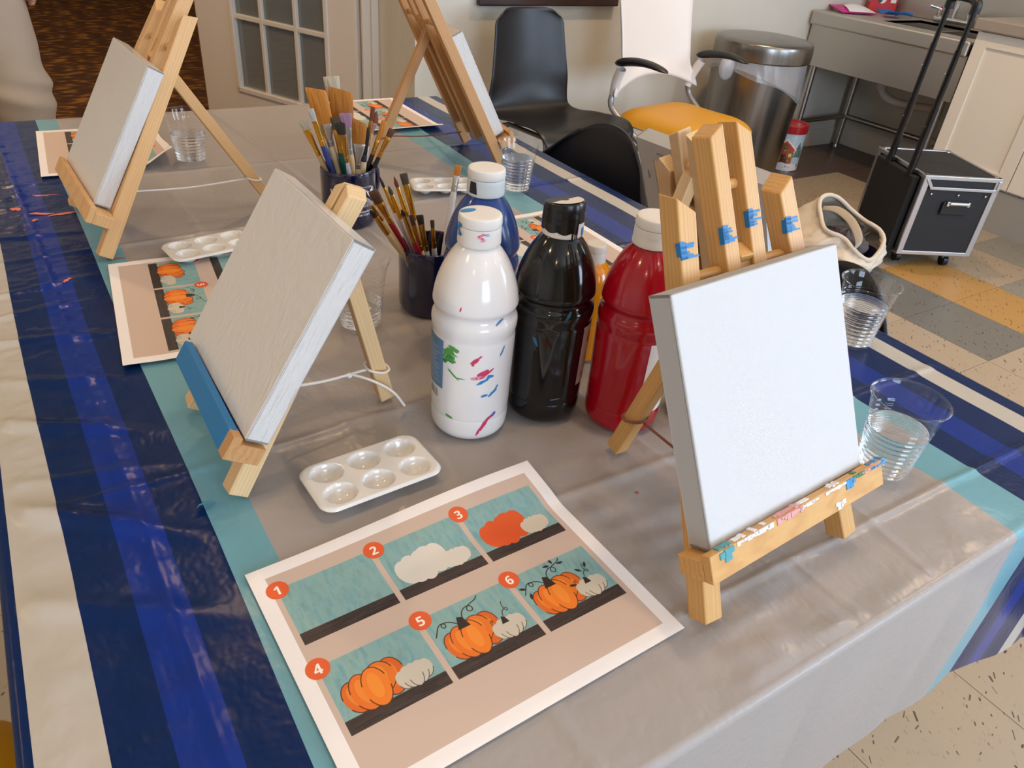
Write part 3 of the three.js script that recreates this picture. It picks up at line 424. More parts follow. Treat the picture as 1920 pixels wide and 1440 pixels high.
// ---------------------------------------------------------------- cups of water
const cupPlastic = phys(0xffffff, 0.06, { transmission: 1, thickness: 0, ior: 1.46, specularIntensity: 1 });
const water = phys(0xffffff, 0.0, { transmission: 1, thickness: 0.05, ior: 1.33, attenuationColor: new THREE.Color().setRGB(0.93, 0.97, 0.98), attenuationDistance: 0.4 });
function cupR(y) { return lerp(0.0245, 0.0335, y / 0.088); }
function cup(label, x, z, level, k = 1) {
  const t = thing('plastic_cup', label, 'cup', [x, T + 0.003, z], 0, 'clear plastic water cups'), out = [[0.0, 0.0035], [0.019, 0.0032], [0.0215, 0.0006], [0.0238, 0.0006], [0.0249, 0.003]];
  for (let i = 0; i <= 60; i++) { const y = 0.004 + 0.0615 * i / 60; out.push([cupR(y) + 0.0007 * Math.sin((i / 60) * 6.283 * 11), y]); }
  out.push([cupR(0.067) + 0.0006, 0.067], [cupR(0.076) + 0.0016, 0.076], [cupR(0.085) + 0.002, 0.0852], [cupR(0.086) + 0.0036, 0.0862], [cupR(0.086) + 0.0044, 0.0874], [cupR(0.086) + 0.0034, 0.0884], [cupR(0.086) + 0.0019, 0.088], [cupR(0.086) + 0.0014, 0.0866]);
  part('cup_wall', lathe(out, 56), cupPlastic, t);
  const lv = level, w = [[0, 0.005], [0.0185, 0.0048], [0.022, 0.0044]];
  for (let i = 0; i <= 50; i++) { const y = 0.0052 + (lv - 0.0052) * i / 50; w.push([cupR(y) - 0.0013 + (y < 0.0655 ? 0.0007 * Math.sin(((y - 0.004) / 0.0615) * 6.283 * 11) : 0), y]); }
  w.push([cupR(lv) - 0.0022, lv - 0.0003], [0, lv - 0.0004]);
  part('water', lathe(w, 56), water, t, 'clear water');
  return t;
}
cup('clear water cup standing on the teal stripe beside the bright canvas', 0.668, -0.283, 0.054);
cup('clear water cup at the right table edge against the black chair', 0.871, -0.472, 0.057);
cup('clear water cup beside the foot of the brown easel', 0.755, -1.124, 0.06);
cup('clear water cup standing behind the pale pine easel and its prop leg', 0.305, -0.772, 0.034);
cup('clear water cup at the far end behind the tan easel', 0.2615, -1.457, 0.05);

// ---------------------------------------------------------------- six-well paint palettes
const palettePlastic = phys(0xf0ece4, 0.16, { transmission: 0.12, thickness: 0, clearcoat: 0.5, clearcoatRoughness: 0.1 });
function roundRect(a, b, hw, hd, r) {               // a square -1..1 pressed into a rounded rectangle
  const m = Math.max(Math.abs(a), Math.abs(b)); if (m < 1e-6) return [0, 0];
  let X = a / m * hw, Z = b / m * hd; const cx = hw - r, cz = hd - r;
  if (Math.abs(X) > cx && Math.abs(Z) > cz) { const dx = Math.abs(X) - cx, dz = Math.abs(Z) - cz, l = Math.hypot(dx, dz), s = Math.max(dx, dz) === dx ? 1 : 1; const q = r / Math.max(l, 1e-6); X = Math.sign(X) * (cx + dx * Math.min(q, 1.0001) * s); Z = Math.sign(Z) * (cz + dz * Math.min(q, 1.0001)); }
  return [X * m, Z * m];
}
function palette(label, x, z, turn, hw, hd) {
  const t = thing('paint_palette', label, 'palette', [x, T + 0.002, z], turn * D, 'white six-well palettes');
  const H = 0.0135, wells = []; for (const i of [-1, 0, 1]) for (const j of [-1, 1]) wells.push([i * hw * 0.62, j * hd * 0.45]);
  const R = hd * 0.37;
  const g = slab(96, 64, (a, b) => {
    const [X, Z] = roundRect(a * 2 - 1, b * 2 - 1, hw, hd, 0.0135); let y = H; const m = Math.max(Math.abs(a * 2 - 1), Math.abs(b * 2 - 1));
    for (const [cx, cz] of wells) { const d = Math.hypot((X - cx) * 0.86, Z - cz) / R; if (d < 1) y = Math.min(y, H - 0.0125 * Math.pow(1 - d * d, 0.62)); else y = Math.min(y, H - 0.0); }
    y -= 0.0022 * sm(0.955, 1, m);
    return [X, y, Z];
  }, 0.0009);
  part('tray', g, palettePlastic, t); return t;
}
palette('white six-well palette lying in front of the white paint bottle', 0.2025, -0.4985, 3, 0.0595, 0.0335);
palette('white six-well palette half hidden behind the pale pine easel', 0.195, -1.048, 8, 0.0595, 0.0335);
palette('white six-well palette beyond the mugs in the middle of the table', 0.628, -1.166, -17, 0.0595, 0.0335);

// ---------------------------------------------------------------- paint bottles
const PROF = [[0, 0], [0.028, 0.0], [0.0335, 0.0015], [0.0372, 0.006], [0.0388, 0.012], [0.039, 0.024], [0.0386, 0.026], [0.039, 0.028], [0.0396, 0.07], [0.0402, 0.11], [0.0398, 0.1145], [0.0405, 0.119], [0.0412, 0.1245], [0.0405, 0.13], [0.0378, 0.1345], [0.0372, 0.137], [0.038, 0.1395], [0.0404, 0.1435], [0.0398, 0.151], [0.0372, 0.163], [0.0325, 0.176], [0.0265, 0.1875], [0.0205, 0.196], [0.0178, 0.1992], [0.0172, 0.2005], [0.016, 0.202], [0, 0.202]];
function smoothProfile(p, n = 4) { const c = new THREE.CatmullRomCurve3(p.map(q => V(q[0], q[1], 0)), false, 'centripetal'); return c.getPoints(p.length * n).map(v => [v.x, v.y]); }
function bottleGeo(kr = 1, kh = 1) { return lathe(smoothProfile(PROF.map(p => [p[0] * kr, p[1] * kh])), 72); }
function flipCap(kr = 1, open) {                    // cylindrical flip-top cap: skirt and lid
  const sk = lathe(smoothProfile([[0.0188, 0], [0.0197, 0.0008], [0.0196, 0.008], [0.0193, 0.0165], [0.0188, 0.0172], [0, 0.0172]].map(p => [p[0] * kr, p[1]]), 3), 48);
  const ld = lathe(smoothProfile([[0, 0.0176], [0.0187, 0.0176], [0.0195, 0.0182], [0.0194, 0.0255], [0.0186, 0.0272], [0.012, 0.0278], [0, 0.028]].map(p => [p[0] * kr, p[1]]), 3), 48);
  if (open) { ld.translate(0, -0.0176, 0.019 * kr); ld.rotateX(-open * D); ld.translate(0, 0.0178, -0.019 * kr); }
  return [sk, ld];
}
// a label or print wrapped on the side of a bottle, between two angles (0 faces +z, growing towards +x)
function wrap(r, y0, y1, a0, a1, shape) {
  const g = grid(28, 22, (a, b) => { let y = lerp(y0, y1, b), an = lerp(a0, a1, a) * D; if (shape) [an, y] = shape(a, b, an, y); return [Math.sin(an) * r(y), y, Math.cos(an) * r(y)]; }); return g;
}
const rAt = y => { for (let i = 1; i < PROF.length; i++) if (PROF[i][1] >= y && PROF[i][1] > PROF[i - 1][1]) { const t = (y - PROF[i - 1][1]) / (PROF[i][1] - PROF[i - 1][1]); return lerp(PROF[i - 1][0], PROF[i][0], t); } return 0.04; };
function daub(kr, y, ang, pts, m, parent, label) {  // a smear of paint hugging the bottle: pts = [[dx, dy, radius]...]
  const gs = pts.map(([dx, dy, rr, st = 1, tn = 0]) => { const g = new THREE.CircleGeometry(rr, 14), P = g.attributes.position; const rn = rng(Math.floor(1e5 * (dx + dy + rr + ang + 7)));
    for (let i = 0; i < P.count; i++) { const k = i ? 0.7 + 0.5 * rn() : 1; const lx = P.getX(i) * st * k, ly = P.getY(i) / st * k, u = dx + lx * Math.cos(tn) - ly * Math.sin(tn), v = dy + lx * Math.sin(tn) + ly * Math.cos(tn), yy = y + v, r = rAt(yy) * kr + 0.00035, a = ang * D + u / r; P.setXYZ(i, Math.sin(a) * r, yy, Math.cos(a) * r); }
    g.computeVertexNormals(); return g; });
  return part('paint_smear', gs, m, parent, label);
}
function bottle(name, label, x, z, turn, color, o = {}) {
  const t = thing(name, label, 'bottle', [x, T + 0.002, z], turn * D, 'tall squeeze paint bottles');
  part('bottle_body', bottleGeo(o.kr || 1, 1), phys(color, o.rough || 0.17, { clearcoat: 0.25, clearcoatRoughness: 0.06 }), t);
  const [sk, ld] = flipCap(1, o.open); sk.translate(0, 0.2, 0); ld.translate(0, 0.2, 0);
  const cap = part('cap', sk, o.capMat || std(0xece7df, 0.42), t, o.capLabel); part('cap_lid', ld, o.lidMat || std(0xece7df, 0.42), cap);
  return t;
}
const red = std(0xd23a63, 0.5), blu = std(0x2f86c4, 0.5), grn = std(0x5aa04a, 0.5), dkgrn = std(0x2f8a3a, 0.5), pnk = std(0xe59ab0, 0.5), gry = std(0x26262a, 0.5), pale = std(0xa9d3dd, 0.5);
{
  const w = bottle('paint_bottle', 'white paint bottle splashed with pink, blue and green, nearest of the bottles', 0.329, -0.541, 0, 0xf1eeea);
  // angles here are measured from +z towards +x; the camera sits at about -31 degrees
  const A = -31;
  daub(1, 0.098, A + 4, [[0, 0, 0.0035, 1.5, 0.6], [0.004, 0.004, 0.0018, 2, 0.7], [-0.002, -0.004, 0.0016, 1, 0]], red, w, 'pink smear');
  daub(1, 0.082, A + 17, [[0, 0.001, 0.0052, 1.5, 0.5], [0.007, 0.004, 0.002, 2, 0.6]], red, w, 'pink smear');
  daub(1, 0.079, A + 10, [[0, 0, 0.004, 2, 0.1]], pnk, w, 'pale pink smear');
  daub(1, 0.077, A + 15, [[0, -0.003, 0.003, 1.8, 0.5], [0.006, 0.001, 0.0024, 1.7, 0.9]], blu, w, 'blue smear'); daub(1, 0.08, A + 28, [[0, 0, 0.0026, 1.5, -0.3]], blu, w, 'blue smear');
  daub(1, 0.058, A + 20, [[0, 0, 0.0022, 1.6, 0.2]], blu, w, 'blue dot'); daub(1, 0.06, A + 33, [[0, 0, 0.0032, 2, 0.7], [0.004, 0.005, 0.0018, 2, 1]], blu, w, 'blue smear'); daub(1, 0.105, A + 44, [[0, 0, 0.0026, 2.2, 1.1]], blu, w, 'blue smear'); daub(1, 0.136, A + 38, [[0, 0, 0.0025, 2.4, 0.5]], blu, w, 'blue smear');
  daub(1, 0.022, A + 22, [[0, 0, 0.0045, 2.2, 1.0], [0.006, 0.008, 0.0035, 1.8, 0.6], [-0.005, -0.008, 0.0028, 2, 1.2]], red, w, 'pink smear'); daub(1, 0.033, A + 38, [[0, 0, 0.0025, 1.4, 1]], std(0x4a5fa8, 0.5), w, 'violet smear');
  daub(1, 0.1, A - 33, [[0, 0, 0.0085, 1, 0], [0.005, 0.008, 0.004, 1.6, -0.4], [0.004, -0.006, 0.003, 1.4, 0]], grn, w, 'green smear'); daub(1, 0.096, A - 34, [[0.001, 0, 0.0045, 1.2, 0.7], [-0.004, -0.004, 0.003, 1, 0]], dkgrn, w, 'dark green smear'); daub(1, 0.082, A - 26, [[0, -0.002, 0.003, 2.8, -0.7], [0.008, -0.005, 0.0018, 3, 0]], grn, w, 'thin green streak'); daub(1, 0.029, A - 30, [[0, 0, 0.003, 1.8, -0.3]], grn, w, 'green dab'); daub(1, 0.15, A - 19, [[0, 0, 0.0014, 1.8, 1.3]], red, w, 'pink fleck');
  const lab = canvasTex(512, 512, (x, W, H) => { x.fillStyle = '#5f86ae'; x.fillRect(0, 0, W, H); x.fillStyle = 'rgba(225,235,245,.65)'; const r = rng(3); for (let i = 0; i < 9; i++) for (let k = 0; k < 3; k++) x.fillRect(60 + (k % 2) * 20, 90 + i * 44 + k * 11, 250 + r() * 150, 4); });
  part('back_label', wrap(y => rAt(y) + 0.0004, 0.058, 0.112, A - 92, A - 43, (a, b, an, y) => [an, b < 0.25 && a > 0.1 ? y + (0.25 - b) * 0.0 : y]), std(0xffffff, 0.5, { map: lab }), w, 'blue label with small white print');
  const barc = canvasTex(256, 128, (x, W, H) => { x.fillStyle = '#eeeae6'; x.fillRect(0, 0, W, H); const r = rng(8); let q = 16; while (q < 236) { const l = 2 + r() * 8; x.fillStyle = '#33404c'; x.fillRect(q, 10, l, 100); q += l + 2 + r() * 8; } });
  part('barcode', wrap(y => rAt(y) + 0.0003, 0.043, 0.055, A - 80, A - 52), std(0xffffff, 0.5, { map: barc }), w);
  const cap = w.children.find(c => c.name === 'cap'), side = (m, a, y, l, h) => part('paint_smear', wrap(() => 0.0199, 0.2 + y - h, 0.2 + y + h, a - l, a + l, (p, q, an, yy) => [an + 0.1 * Math.sin(q * 9), yy]), m, cap);
  side(pnk, A + 6, 0.012, 5, 0.004); side(red, A + 4, 0.013, 2.5, 0.003); side(blu, A + 18, 0.0145, 4, 0.001); side(blu, A - 66, 0.015, 9, 0.006);
  part('paint_smear', new THREE.CircleGeometry(0.006, 16).rotateX(-Math.PI / 2).scale(1.3, 1, 0.6).translate(-0.0085, 0.2284, -0.0075), blu, cap);
}
{
  const b = bottle('paint_bottle', 'glossy black paint bottle with a paint-caked half open cap', 0.4145, -0.532, 0, 0x0b0b0d, { rough: 0.12, open: 9, lidMat: std(0x101012, 0.25), capLabel: 'white cap caked with black paint' }), A = -38;
  const cap = b.children.find(c => c.name === 'cap'), lid = cap.children[0];
  part('paint_crust', wrap(() => 0.0203, 0.2068, 0.2192, A - 92, A + 46, (a, q, an, y) => [an, q < 0.5 ? y - 0.002 * Math.abs(Math.sin(a * 11)) * (1 - q) : y]), std(0x0c0c0e, 0.2), cap, 'dried black paint');
  part('paint_crust', new THREE.CylinderGeometry(0.0192, 0.0202, 0.011, 40).rotateX(-4.5 * D).translate(-0.0006, 0.2188, -0.0002), std(0x0c0c0e, 0.2), cap, 'black paint filling the hinge');
  part('bare_top', grid(14, 5, (a, q) => { const an = lerp(-75, 100, a) * D, r = lerp(0.004, 0.0178, q); const p = V(Math.sin(an) * r, 0.0107, Math.cos(an) * r + 0.019).applyAxisAngle(V(1, 0, 0), -9 * D); return [p.x, p.y + 0.2178, p.z - 0.019]; }), std(0xe8dfd2, 0.42), lid, 'bare cream lid top');
  for (const [a, y, l] of [[A + 30, 0.2035, 3], [A + 38, 0.203, 2], [A + 44, 0.2035, 2]]) part('drip', wrap(() => 0.0201, y - 0.003, y + 0.004, a - l, a + l), std(0x141416, 0.3), cap);
  part('paint_smear', wrap(() => 0.02012, 0.202, 0.21, A + 62, A + 76), blu, cap, 'blue smear');
  daub(1, 0.1, A - 18, [[0, 0, 0.0032, 1.9, 2.0]], std(0x1d6f9e, 0.4), b, 'blue dab'); daub(1, 0.131, A + 24, [[0, 0, 0.003, 1.6, 0.9]], std(0x1d5f80, 0.4), b, 'blue dab'); daub(1, 0.034, A + 20, [[0, 0, 0.0016, 3.4, 0.1]], std(0x6f9fc0, 0.4), b, 'pale streak');
  const lab = canvasTex(256, 512, (x, W, H) => { x.fillStyle = '#c9bcb8'; x.fillRect(0, 0, W, H); x.fillStyle = '#b2333a'; x.beginPath(); x.arc(120, 120, 60, 0, 7); x.fill(); x.fillStyle = '#3a3336'; for (let i = 0; i < 7; i++) x.fillRect(60, 220 + i * 26, 130, 5); x.font = 'bold 44px sans-serif'; x.fillText('AP', 40, 450); });
  part('front_label', wrap(y => rAt(y) + 0.0004, 0.045, 0.113, A + 56, A + 118), std(0xffffff, 0.45, { map: lab }), b, 'white label with red emblem');
}
{
  const b = bottle('paint_bottle', 'crimson red paint bottle behind the prop leg of the honey easel', 0.481, -0.478, 0, 0xa8081f, { rough: 0.16 }), A = -45;
  const lab = canvasTex(512, 512, (x, W, H) => { x.fillStyle = '#efeae6'; x.fillRect(0, 0, W, H); x.fillStyle = '#d85a3a'; x.beginPath(); x.arc(190, 130, 54, 0, 7); x.fill(); x.fillStyle = '#2d2b2c'; x.font = 'bold 40px sans-serif'; x.fillText('1 QT', 96, 400); x.fillText('.94 L', 96, 452); x.font = '26px sans-serif'; for (let i = 0; i < 5; i++) x.fillRect(250, 250 + i * 34, 170, 6); });
  part('front_label', wrap(y => rAt(y) + 0.0004, 0.034, 0.112, A + 26, A + 110, (a, q, an, y) => [an, q < 0.5 ? y - (0.5 - q) * 0.012 * Math.sin(a * 3.14) : y]), std(0xffffff, 0.45, { map: lab }), b, 'white label with black print');
  part('cap_tab', wrap(() => 0.0206, 0.2115, 0.2155, A - 16, A + 14), std(0xece7df, 0.42), b.children.find(c => c.name === 'cap'));
}
{
  const b = bottle('paint_bottle', 'blue paint bottle standing behind the white one', 0.399, -0.649, 0, 0x123f86, { rough: 0.2, capMat: std(0xdbe3e4, 0.42) }), A = -32, cap = b.children.find(c => c.name === 'cap');
  part('paint_smear', wrap(() => 0.0199, 0.2035, 0.216, A - 52, A - 30, (a, q, an, y) => [an + 0.16 * (1 - q) * (a - 0.5), y]), gry, cap, 'black drip'); 
}
function smallBottle(name, label, x, z, color) {
  const t = thing(name, label, 'bottle', [x, T + 0.002, z], 0.3, 'small squeeze paint bottles');
  const pr = [[0, 0], [0.019, 0], [0.022, 0.002], [0.0228, 0.006], [0.0232, 0.06], [0.0235, 0.094], [0.0222, 0.106], [0.0182, 0.116], [0.0132, 0.1225], [0.0118, 0.124], [0, 0.124]];
  part('bottle_body', lathe(smoothProfile(pr), 56), phys(color, 0.17, { clearcoat: 0.6, clearcoatRoughness: 0.08 }), t);
  const cap = part('cap', lathe(smoothProfile([[0.0118, 0.122], [0.0124, 0.1226], [0.0122, 0.134], [0.0119, 0.1348], [0.0121, 0.1356], [0.0118, 0.1425], [0.011, 0.144], [0, 0.1444]], 3), 40), std(0xe9e2d8, 0.42), t);
  part('cap_tab', wrap(() => 0.0127, 0.1346, 0.137, -60, -20), std(0xe9e2d8, 0.42), cap);
  return t;
}
smallBottle('small_paint_bottle', 'small golden yellow paint bottle between the black and red ones', 0.52, -0.602, 0xe88f06);
smallBottle('small_paint_bottle', 'small dark green paint bottle peeking out behind the red one', 0.556, -0.452, 0x0c3b3a);

// ---------------------------------------------------------------- mugs
const mugGlaze = phys(0x0d0d33, 0.1, { clearcoat: 0.8, clearcoatRoughness: 0.04 });
function mug(name, label, x, z, handleTurn) {
  const t = thing(name, label, 'mug', [x, T + 0.0015, z], 0, 'dark blue mugs of brushes'), R = 0.0418, H = 0.0885;
  part('mug_body', lathe(smoothProfile([[0, 0.003], [0.033, 0.003], [0.035, 0], [0.038, 0.0008], [0.0408, 0.005], [R, 0.012], [R, 0.05], [R, H - 0.004], [R - 0.0012, H - 0.0006], [R - 0.0032, H - 0.0006], [R - 0.0042, H - 0.004], [R - 0.0044, 0.05], [R - 0.0046, 0.014], [R - 0.009, 0.007], [0, 0.0065]], 3), 64), mugGlaze, t);
  const hp = [[R - 0.001, 0.072, 0], [R + 0.012, 0.077, 0], [R + 0.024, 0.07, 0], [R + 0.028, 0.052, 0], [R + 0.022, 0.032, 0], [R + 0.01, 0.021, 0], [R - 0.001, 0.02, 0]];
  const hg = tube(hp, 0.0052, 36, 12); hg.scale(1, 1, 1.25); hg.rotateY(handleTurn * D); part('handle', hg, mugGlaze, t);
  return t;
}
const mugA = mug('mug', 'dark blue mug with white printed lettering, full of large brushes', 0.421, -1.095, 28);
const mugB = mug('mug', 'dark blue mug of fine brushes behind the white bottle', 0.4095, -0.786, 60);
{
  const print = canvasTex(1024, 1024, (x, W, H) => {
    x.fillStyle = '#000'; x.fillRect(0, 0, W, H); x.fillStyle = '#fff'; x.strokeStyle = '#fff'; x.textBaseline = 'alphabetic';
    x.textAlign = 'right'; x.font = '44px serif'; x.fillText("America's Choice in Home Care", 830, 250);
    x.font = 'italic 190px serif'; x.fillText('Visiting', 690, 420); x.font = '180px serif'; x.fillText('Angels.', 760, 580);
    // dove over a thin ring
    x.lineWidth = 8; x.beginPath(); x.arc(810, 340, 82, -2.2, 0.9); x.stroke();
    x.beginPath(); x.moveTo(700, 330); x.quadraticCurveTo(760, 330, 770, 400); x.quadraticCurveTo(790, 300, 880, 262); x.quadraticCurveTo(850, 320, 880, 350); x.quadraticCurveTo(850, 360, 858, 390); x.quadraticCurveTo(826, 400, 824, 440); x.quadraticCurveTo(850, 480, 880, 520); x.quadraticCurveTo(800, 520, 778, 470); x.quadraticCurveTo(730, 440, 700, 330); x.fill();
    x.fillRect(140, 616, 740, 8); x.font = '56px serif'; x.fillText('LIVING ASSISTANCE SERVICES', 890, 686);
    x.font = 'bold 62px sans-serif'; x.fillText('Serving Greater Philadelphia', 900, 812); x.fillText('215-938-7201', 760, 886);
  }, false);
  part('print', wrap(() => 0.04215, 0.012, 0.083, -66, 58), std(0xe8e8ee, 0.45, { alphaMap: print, transparent: true }), mugA, 'white lettering and dove emblem');
}
// ---------------------------------------------------------------- brushes
const ferruleGold = std(0xc08a3a, 0.25, { metalness: 0.9 }), ferruleSilver = std(0xb8b2aa, 0.3, { metalness: 0.9 }), brassy = std(0xd9a23c, 0.22, { metalness: 0.9 });
const bristleTex = dataTex(128, 64, (u, v) => { const n = 205 + 50 * noise.noise(u * 46, v * 2, 1); return [n, n, n]; });
const bristle = c => std(c, 0.7, { map: bristleTex });
const BR = { orange: bristle(0xf29c38), amber: bristle(0xd98a2a), cream: bristle(0xe2d6bc), pink: bristle(0xc79ab8), brown: bristle(0x6a4020), dark: bristle(0x3b3026), black: bristle(0x18161a), rust: bristle(0x8a4a24), olive: bristle(0x5f5440), tan: bristle(0x9a7448), white: bristle(0xe8e4de) };
const HD = { blue: std(0x2e3f80, 0.3), white: std(0xd8d6da, 0.3), cream: wood([222, 200, 160], [196, 170, 128], 8), natural: wood([206, 176, 130], [178, 144, 98], 9), green: std(0x0e4a3c, 0.3), grey: std(0x8f8a88, 0.35), dark: std(0x17171c, 0.3), red: std(0x8f1220, 0.3), lilac: std(0xc9c6d2, 0.3), clear: std(0xb9b4ae, 0.2) };
function brush(label, mugT, foot, tip, o) {          // foot and tip in the mug's own frame; o: bristle length and width, ferrule length
  const a = V(...foot), b = V(...tip), L = a.distanceTo(b), dir = b.clone().sub(a).normalize();
  const t = thing('paint_brush', label, 'brush', [mugT.position.x, mugT.position.y, mugT.position.z], 0, o.group);
  const q = new THREE.Quaternion().setFromUnitVectors(V(0, 1, 0), dir), roll = o.roll === undefined ? -30 : o.roll;
  const put = g => { g.rotateY(roll * D); g.applyQuaternion(q); g.translate(a.x, a.y, a.z); return g; };
  const bl = o.bl, fl = o.fl, w = o.w / 2, th = (o.th || Math.min(0.0052, o.w * 0.55)) / 2, y2 = L, y1 = L - bl, y0 = y1 - fl, hr = o.hr || 0.0034;
  const sq = (y, rx, rz, e) => { const p = []; for (let i = 0; i <= 20; i++) { const an = i / 20 * 6.2832, c = Math.cos(an), s = Math.sin(an); p.push([Math.sign(c) * Math.pow(Math.abs(c), e) * rx, y, Math.sign(s) * Math.pow(Math.abs(s), e) * rz]); } return p; };
  const loft = rings => grid(20, rings.length - 1, (u, v) => rings[Math.round(v * (rings.length - 1))][Math.round(u * 20)]);
  const fe = o.flat ? 0.6 : 1;
  part('handle', put(loft([sq(0.0, hr * 0.3, hr * 0.3, 1), sq(0.004, hr * 0.55, hr * 0.55, 1), sq(L * 0.45, hr * 0.85, hr * 0.85, 1), sq(y0 - 0.02, hr * 1.15, hr * 1.15, 1), sq(y0 + 0.001, hr, hr, 1), sq(y0 + 0.0012, 0.0001, 0.0001, 1)])), o.handle, t);
  const fr = part('ferrule', put(loft([sq(y0 - 0.004, hr * 1.04, hr * 1.04, 1), sq(y0 + fl * 0.25, hr * 1.02, hr * 1.02, 1), sq(y0 + fl * 0.75, lerp(hr, w, 0.75), lerp(hr, th, 0.8), lerp(1, fe, 0.7)), sq(y1, w, th, fe), sq(y1 + 0.0003, w * 0.5, th * 0.5, fe)])), o.ferrule, t);
  part('crimp', put(loft([sq(y0 + 0.003, hr * 1.02, hr * 1.02, 1), sq(y0 + 0.0036, hr * 1.12, hr * 1.12, 1), sq(y0 + 0.0042, hr * 1.02, hr * 1.02, 1)])), o.ferrule, fr);
  const k = o.spread || 1.12, br = o.point ? [sq(y1 - 0.001, w * 0.92, th * 0.92, 1), sq(lerp(y1, y2, 0.35), w * 1.08, th * 1.08, 1), sq(lerp(y1, y2, 0.75), w * 0.6, th * 0.6, 1), sq(y2, 0.0002, 0.0002, 1)] : [sq(y1 - 0.001, w * 0.94, th * 0.94, fe), sq(lerp(y1, y2, 0.5), w * lerp(1, k, 0.6), th * 1.0, fe), sq(lerp(y1, y2, 0.85), w * k, th * 0.8, fe), sq(y2, w * k * 0.95, th * 0.4, fe), sq(y2 + 0.0003, w * 0.4, 0.0003, fe)];
  const bg = loft(br); if (o.slant) { const P = bg.attributes.position; for (let i = 0; i < P.count; i++) if (P.getY(i) > lerp(y1, y2, 0.6)) P.setY(i, P.getY(i) + o.slant * P.getX(i)); bg.computeVertexNormals(); }
  part('bristles', put(bg), o.br, t);
  return t;
}
{
  const big = 'large brushes in the printed mug';
  const F = (r, i) => [r[0] * 0.32 - (r[3] - r[0]) * 0.25, 0.0095 + 0.001 * (i % 3), r[2] * 0.32 - (r[5] - r[2]) * 0.25];
  // [rim point, tip] in the mug's frame
  const list = [
    ['pale yellow bristled brush leaning out at the far left of the printed mug', [-0.032, 0.086, -0.008], [-0.062, 0.158, -0.012], { bl: 0.014, w: 0.011, fl: 0.038, handle: HD.natural, ferrule: brassy, br: BR.cream, hr: 0.0036, flat: 1 }],
    ['blue handled brush with a slim gold ferrule at the left of the printed mug', [-0.03, 0.085, 0.004], [-0.054, 0.178, 0.004], { bl: 0.018, w: 0.008, fl: 0.034, handle: HD.blue, ferrule: brassy, br: BR.white, hr: 0.0042, flat: 1 }],
    ['wide orange flat brush standing highest in the printed mug', [-0.017, 0.08, 0.0], [-0.041, 0.202, -0.008], { bl: 0.05, w: 0.027, fl: 0.03, handle: HD.cream, ferrule: ferruleSilver, br: BR.orange, hr: 0.0052, flat: 1, th: 0.009, slant: -0.3, roll: -34 }],
    ['green handled brush with a gold ferrule in the printed mug', [-0.004, 0.082, 0.02], [-0.019, 0.165, 0.008], { bl: 0.018, w: 0.013, fl: 0.03, handle: HD.green, ferrule: ferruleGold, br: BR.olive, hr: 0.0055, flat: 1 }],
    ['grey bladed brush standing between the two wide orange ones', [-0.012, 0.08, -0.014], [-0.026, 0.172, -0.026], { bl: 0.012, w: 0.011, fl: 0.044, handle: HD.grey, ferrule: ferruleSilver, br: BR.rust, hr: 0.0045, flat: 1 }],
    ['white handled flat brush with a wide gold ferrule in the printed mug', [0.009, 0.082, 0.022], [-0.014, 0.158, 0.012], { bl: 0.018, w: 0.014, fl: 0.038, handle: HD.lilac, ferrule: ferruleGold, br: BR.dark, hr: 0.0048, flat: 1 }],
    ['brush with splayed pink bristles in the printed mug', [0.016, 0.084, 0.024], [-0.006, 0.172, 0.016], { bl: 0.021, w: 0.013, fl: 0.036, handle: HD.natural, ferrule: ferruleSilver, br: BR.pink, hr: 0.0046, flat: 1, spread: 1.5 }],
    ['wide amber flat brush at the back of the printed mug', [0.006, 0.08, -0.014], [0.002, 0.196, -0.022], { bl: 0.06, w: 0.032, fl: 0.03, handle: HD.cream, ferrule: ferruleSilver, br: BR.amber, hr: 0.0052, flat: 1, th: 0.009, slant: -0.25, roll: -30 }],
    ['brush with stiff cream bristles rising at the back of the printed mug', [0.008, 0.078, -0.031], [0.005, 0.205, -0.066], { bl: 0.024, w: 0.022, fl: 0.03, handle: HD.natural, ferrule: ferruleSilver, br: BR.cream, hr: 0.005, flat: 1, th: 0.01 }],
    ['wide amber flat brush with a worn grey ferrule at the right of the printed mug', [0.026, 0.083, 0.013], [0.018, 0.157, 0.006], { bl: 0.034, w: 0.023, fl: 0.034, handle: HD.cream, ferrule: ferruleSilver, br: BR.amber, hr: 0.0055, flat: 1, th: 0.008, slant: -0.35, roll: -30 }],
    ['black wedge brush at the right of the printed mug', [0.034, 0.083, 0.016], [0.029, 0.148, 0.012], { bl: 0.042, w: 0.009, fl: 0.006, handle: HD.cream, ferrule: std(0x141418, 0.4), br: BR.black, hr: 0.0045, flat: 1, slant: -1.2 }],
    ['slim upright brush with red brown tip at the right of the printed mug', [0.037, 0.085, 0.008], [0.042, 0.175, 0.006], { bl: 0.02, w: 0.006, fl: 0.034, handle: HD.lilac, ferrule: ferruleGold, br: BR.rust, hr: 0.0034, flat: 1 }],
    ['square brown tipped brush leaning out to the right over the mug handle', [0.034, 0.0885, 0.01], [0.07, 0.142, 0.012], { bl: 0.013, w: 0.009, fl: 0.03, handle: HD.dark, ferrule: ferruleGold, br: BR.brown, hr: 0.0032, flat: 1 }],
    ['amber filbert brush leaning out to the right beside the square one', [0.03, 0.0885, 0.004], [0.063, 0.152, 0.0], { bl: 0.03, w: 0.008, fl: 0.02, handle: HD.dark, ferrule: ferruleGold, br: BR.orange, hr: 0.0032, flat: 1 }],
    ['short reddish mop brush behind the prop leg of the brown easel', [0.031, 0.083, -0.006], [0.057, 0.163, -0.016], { bl: 0.018, w: 0.011, fl: 0.012, handle: HD.natural, ferrule: std(0xb07878, 0.4), br: BR.rust, hr: 0.0034, point: 1, th: 0.01 }]];
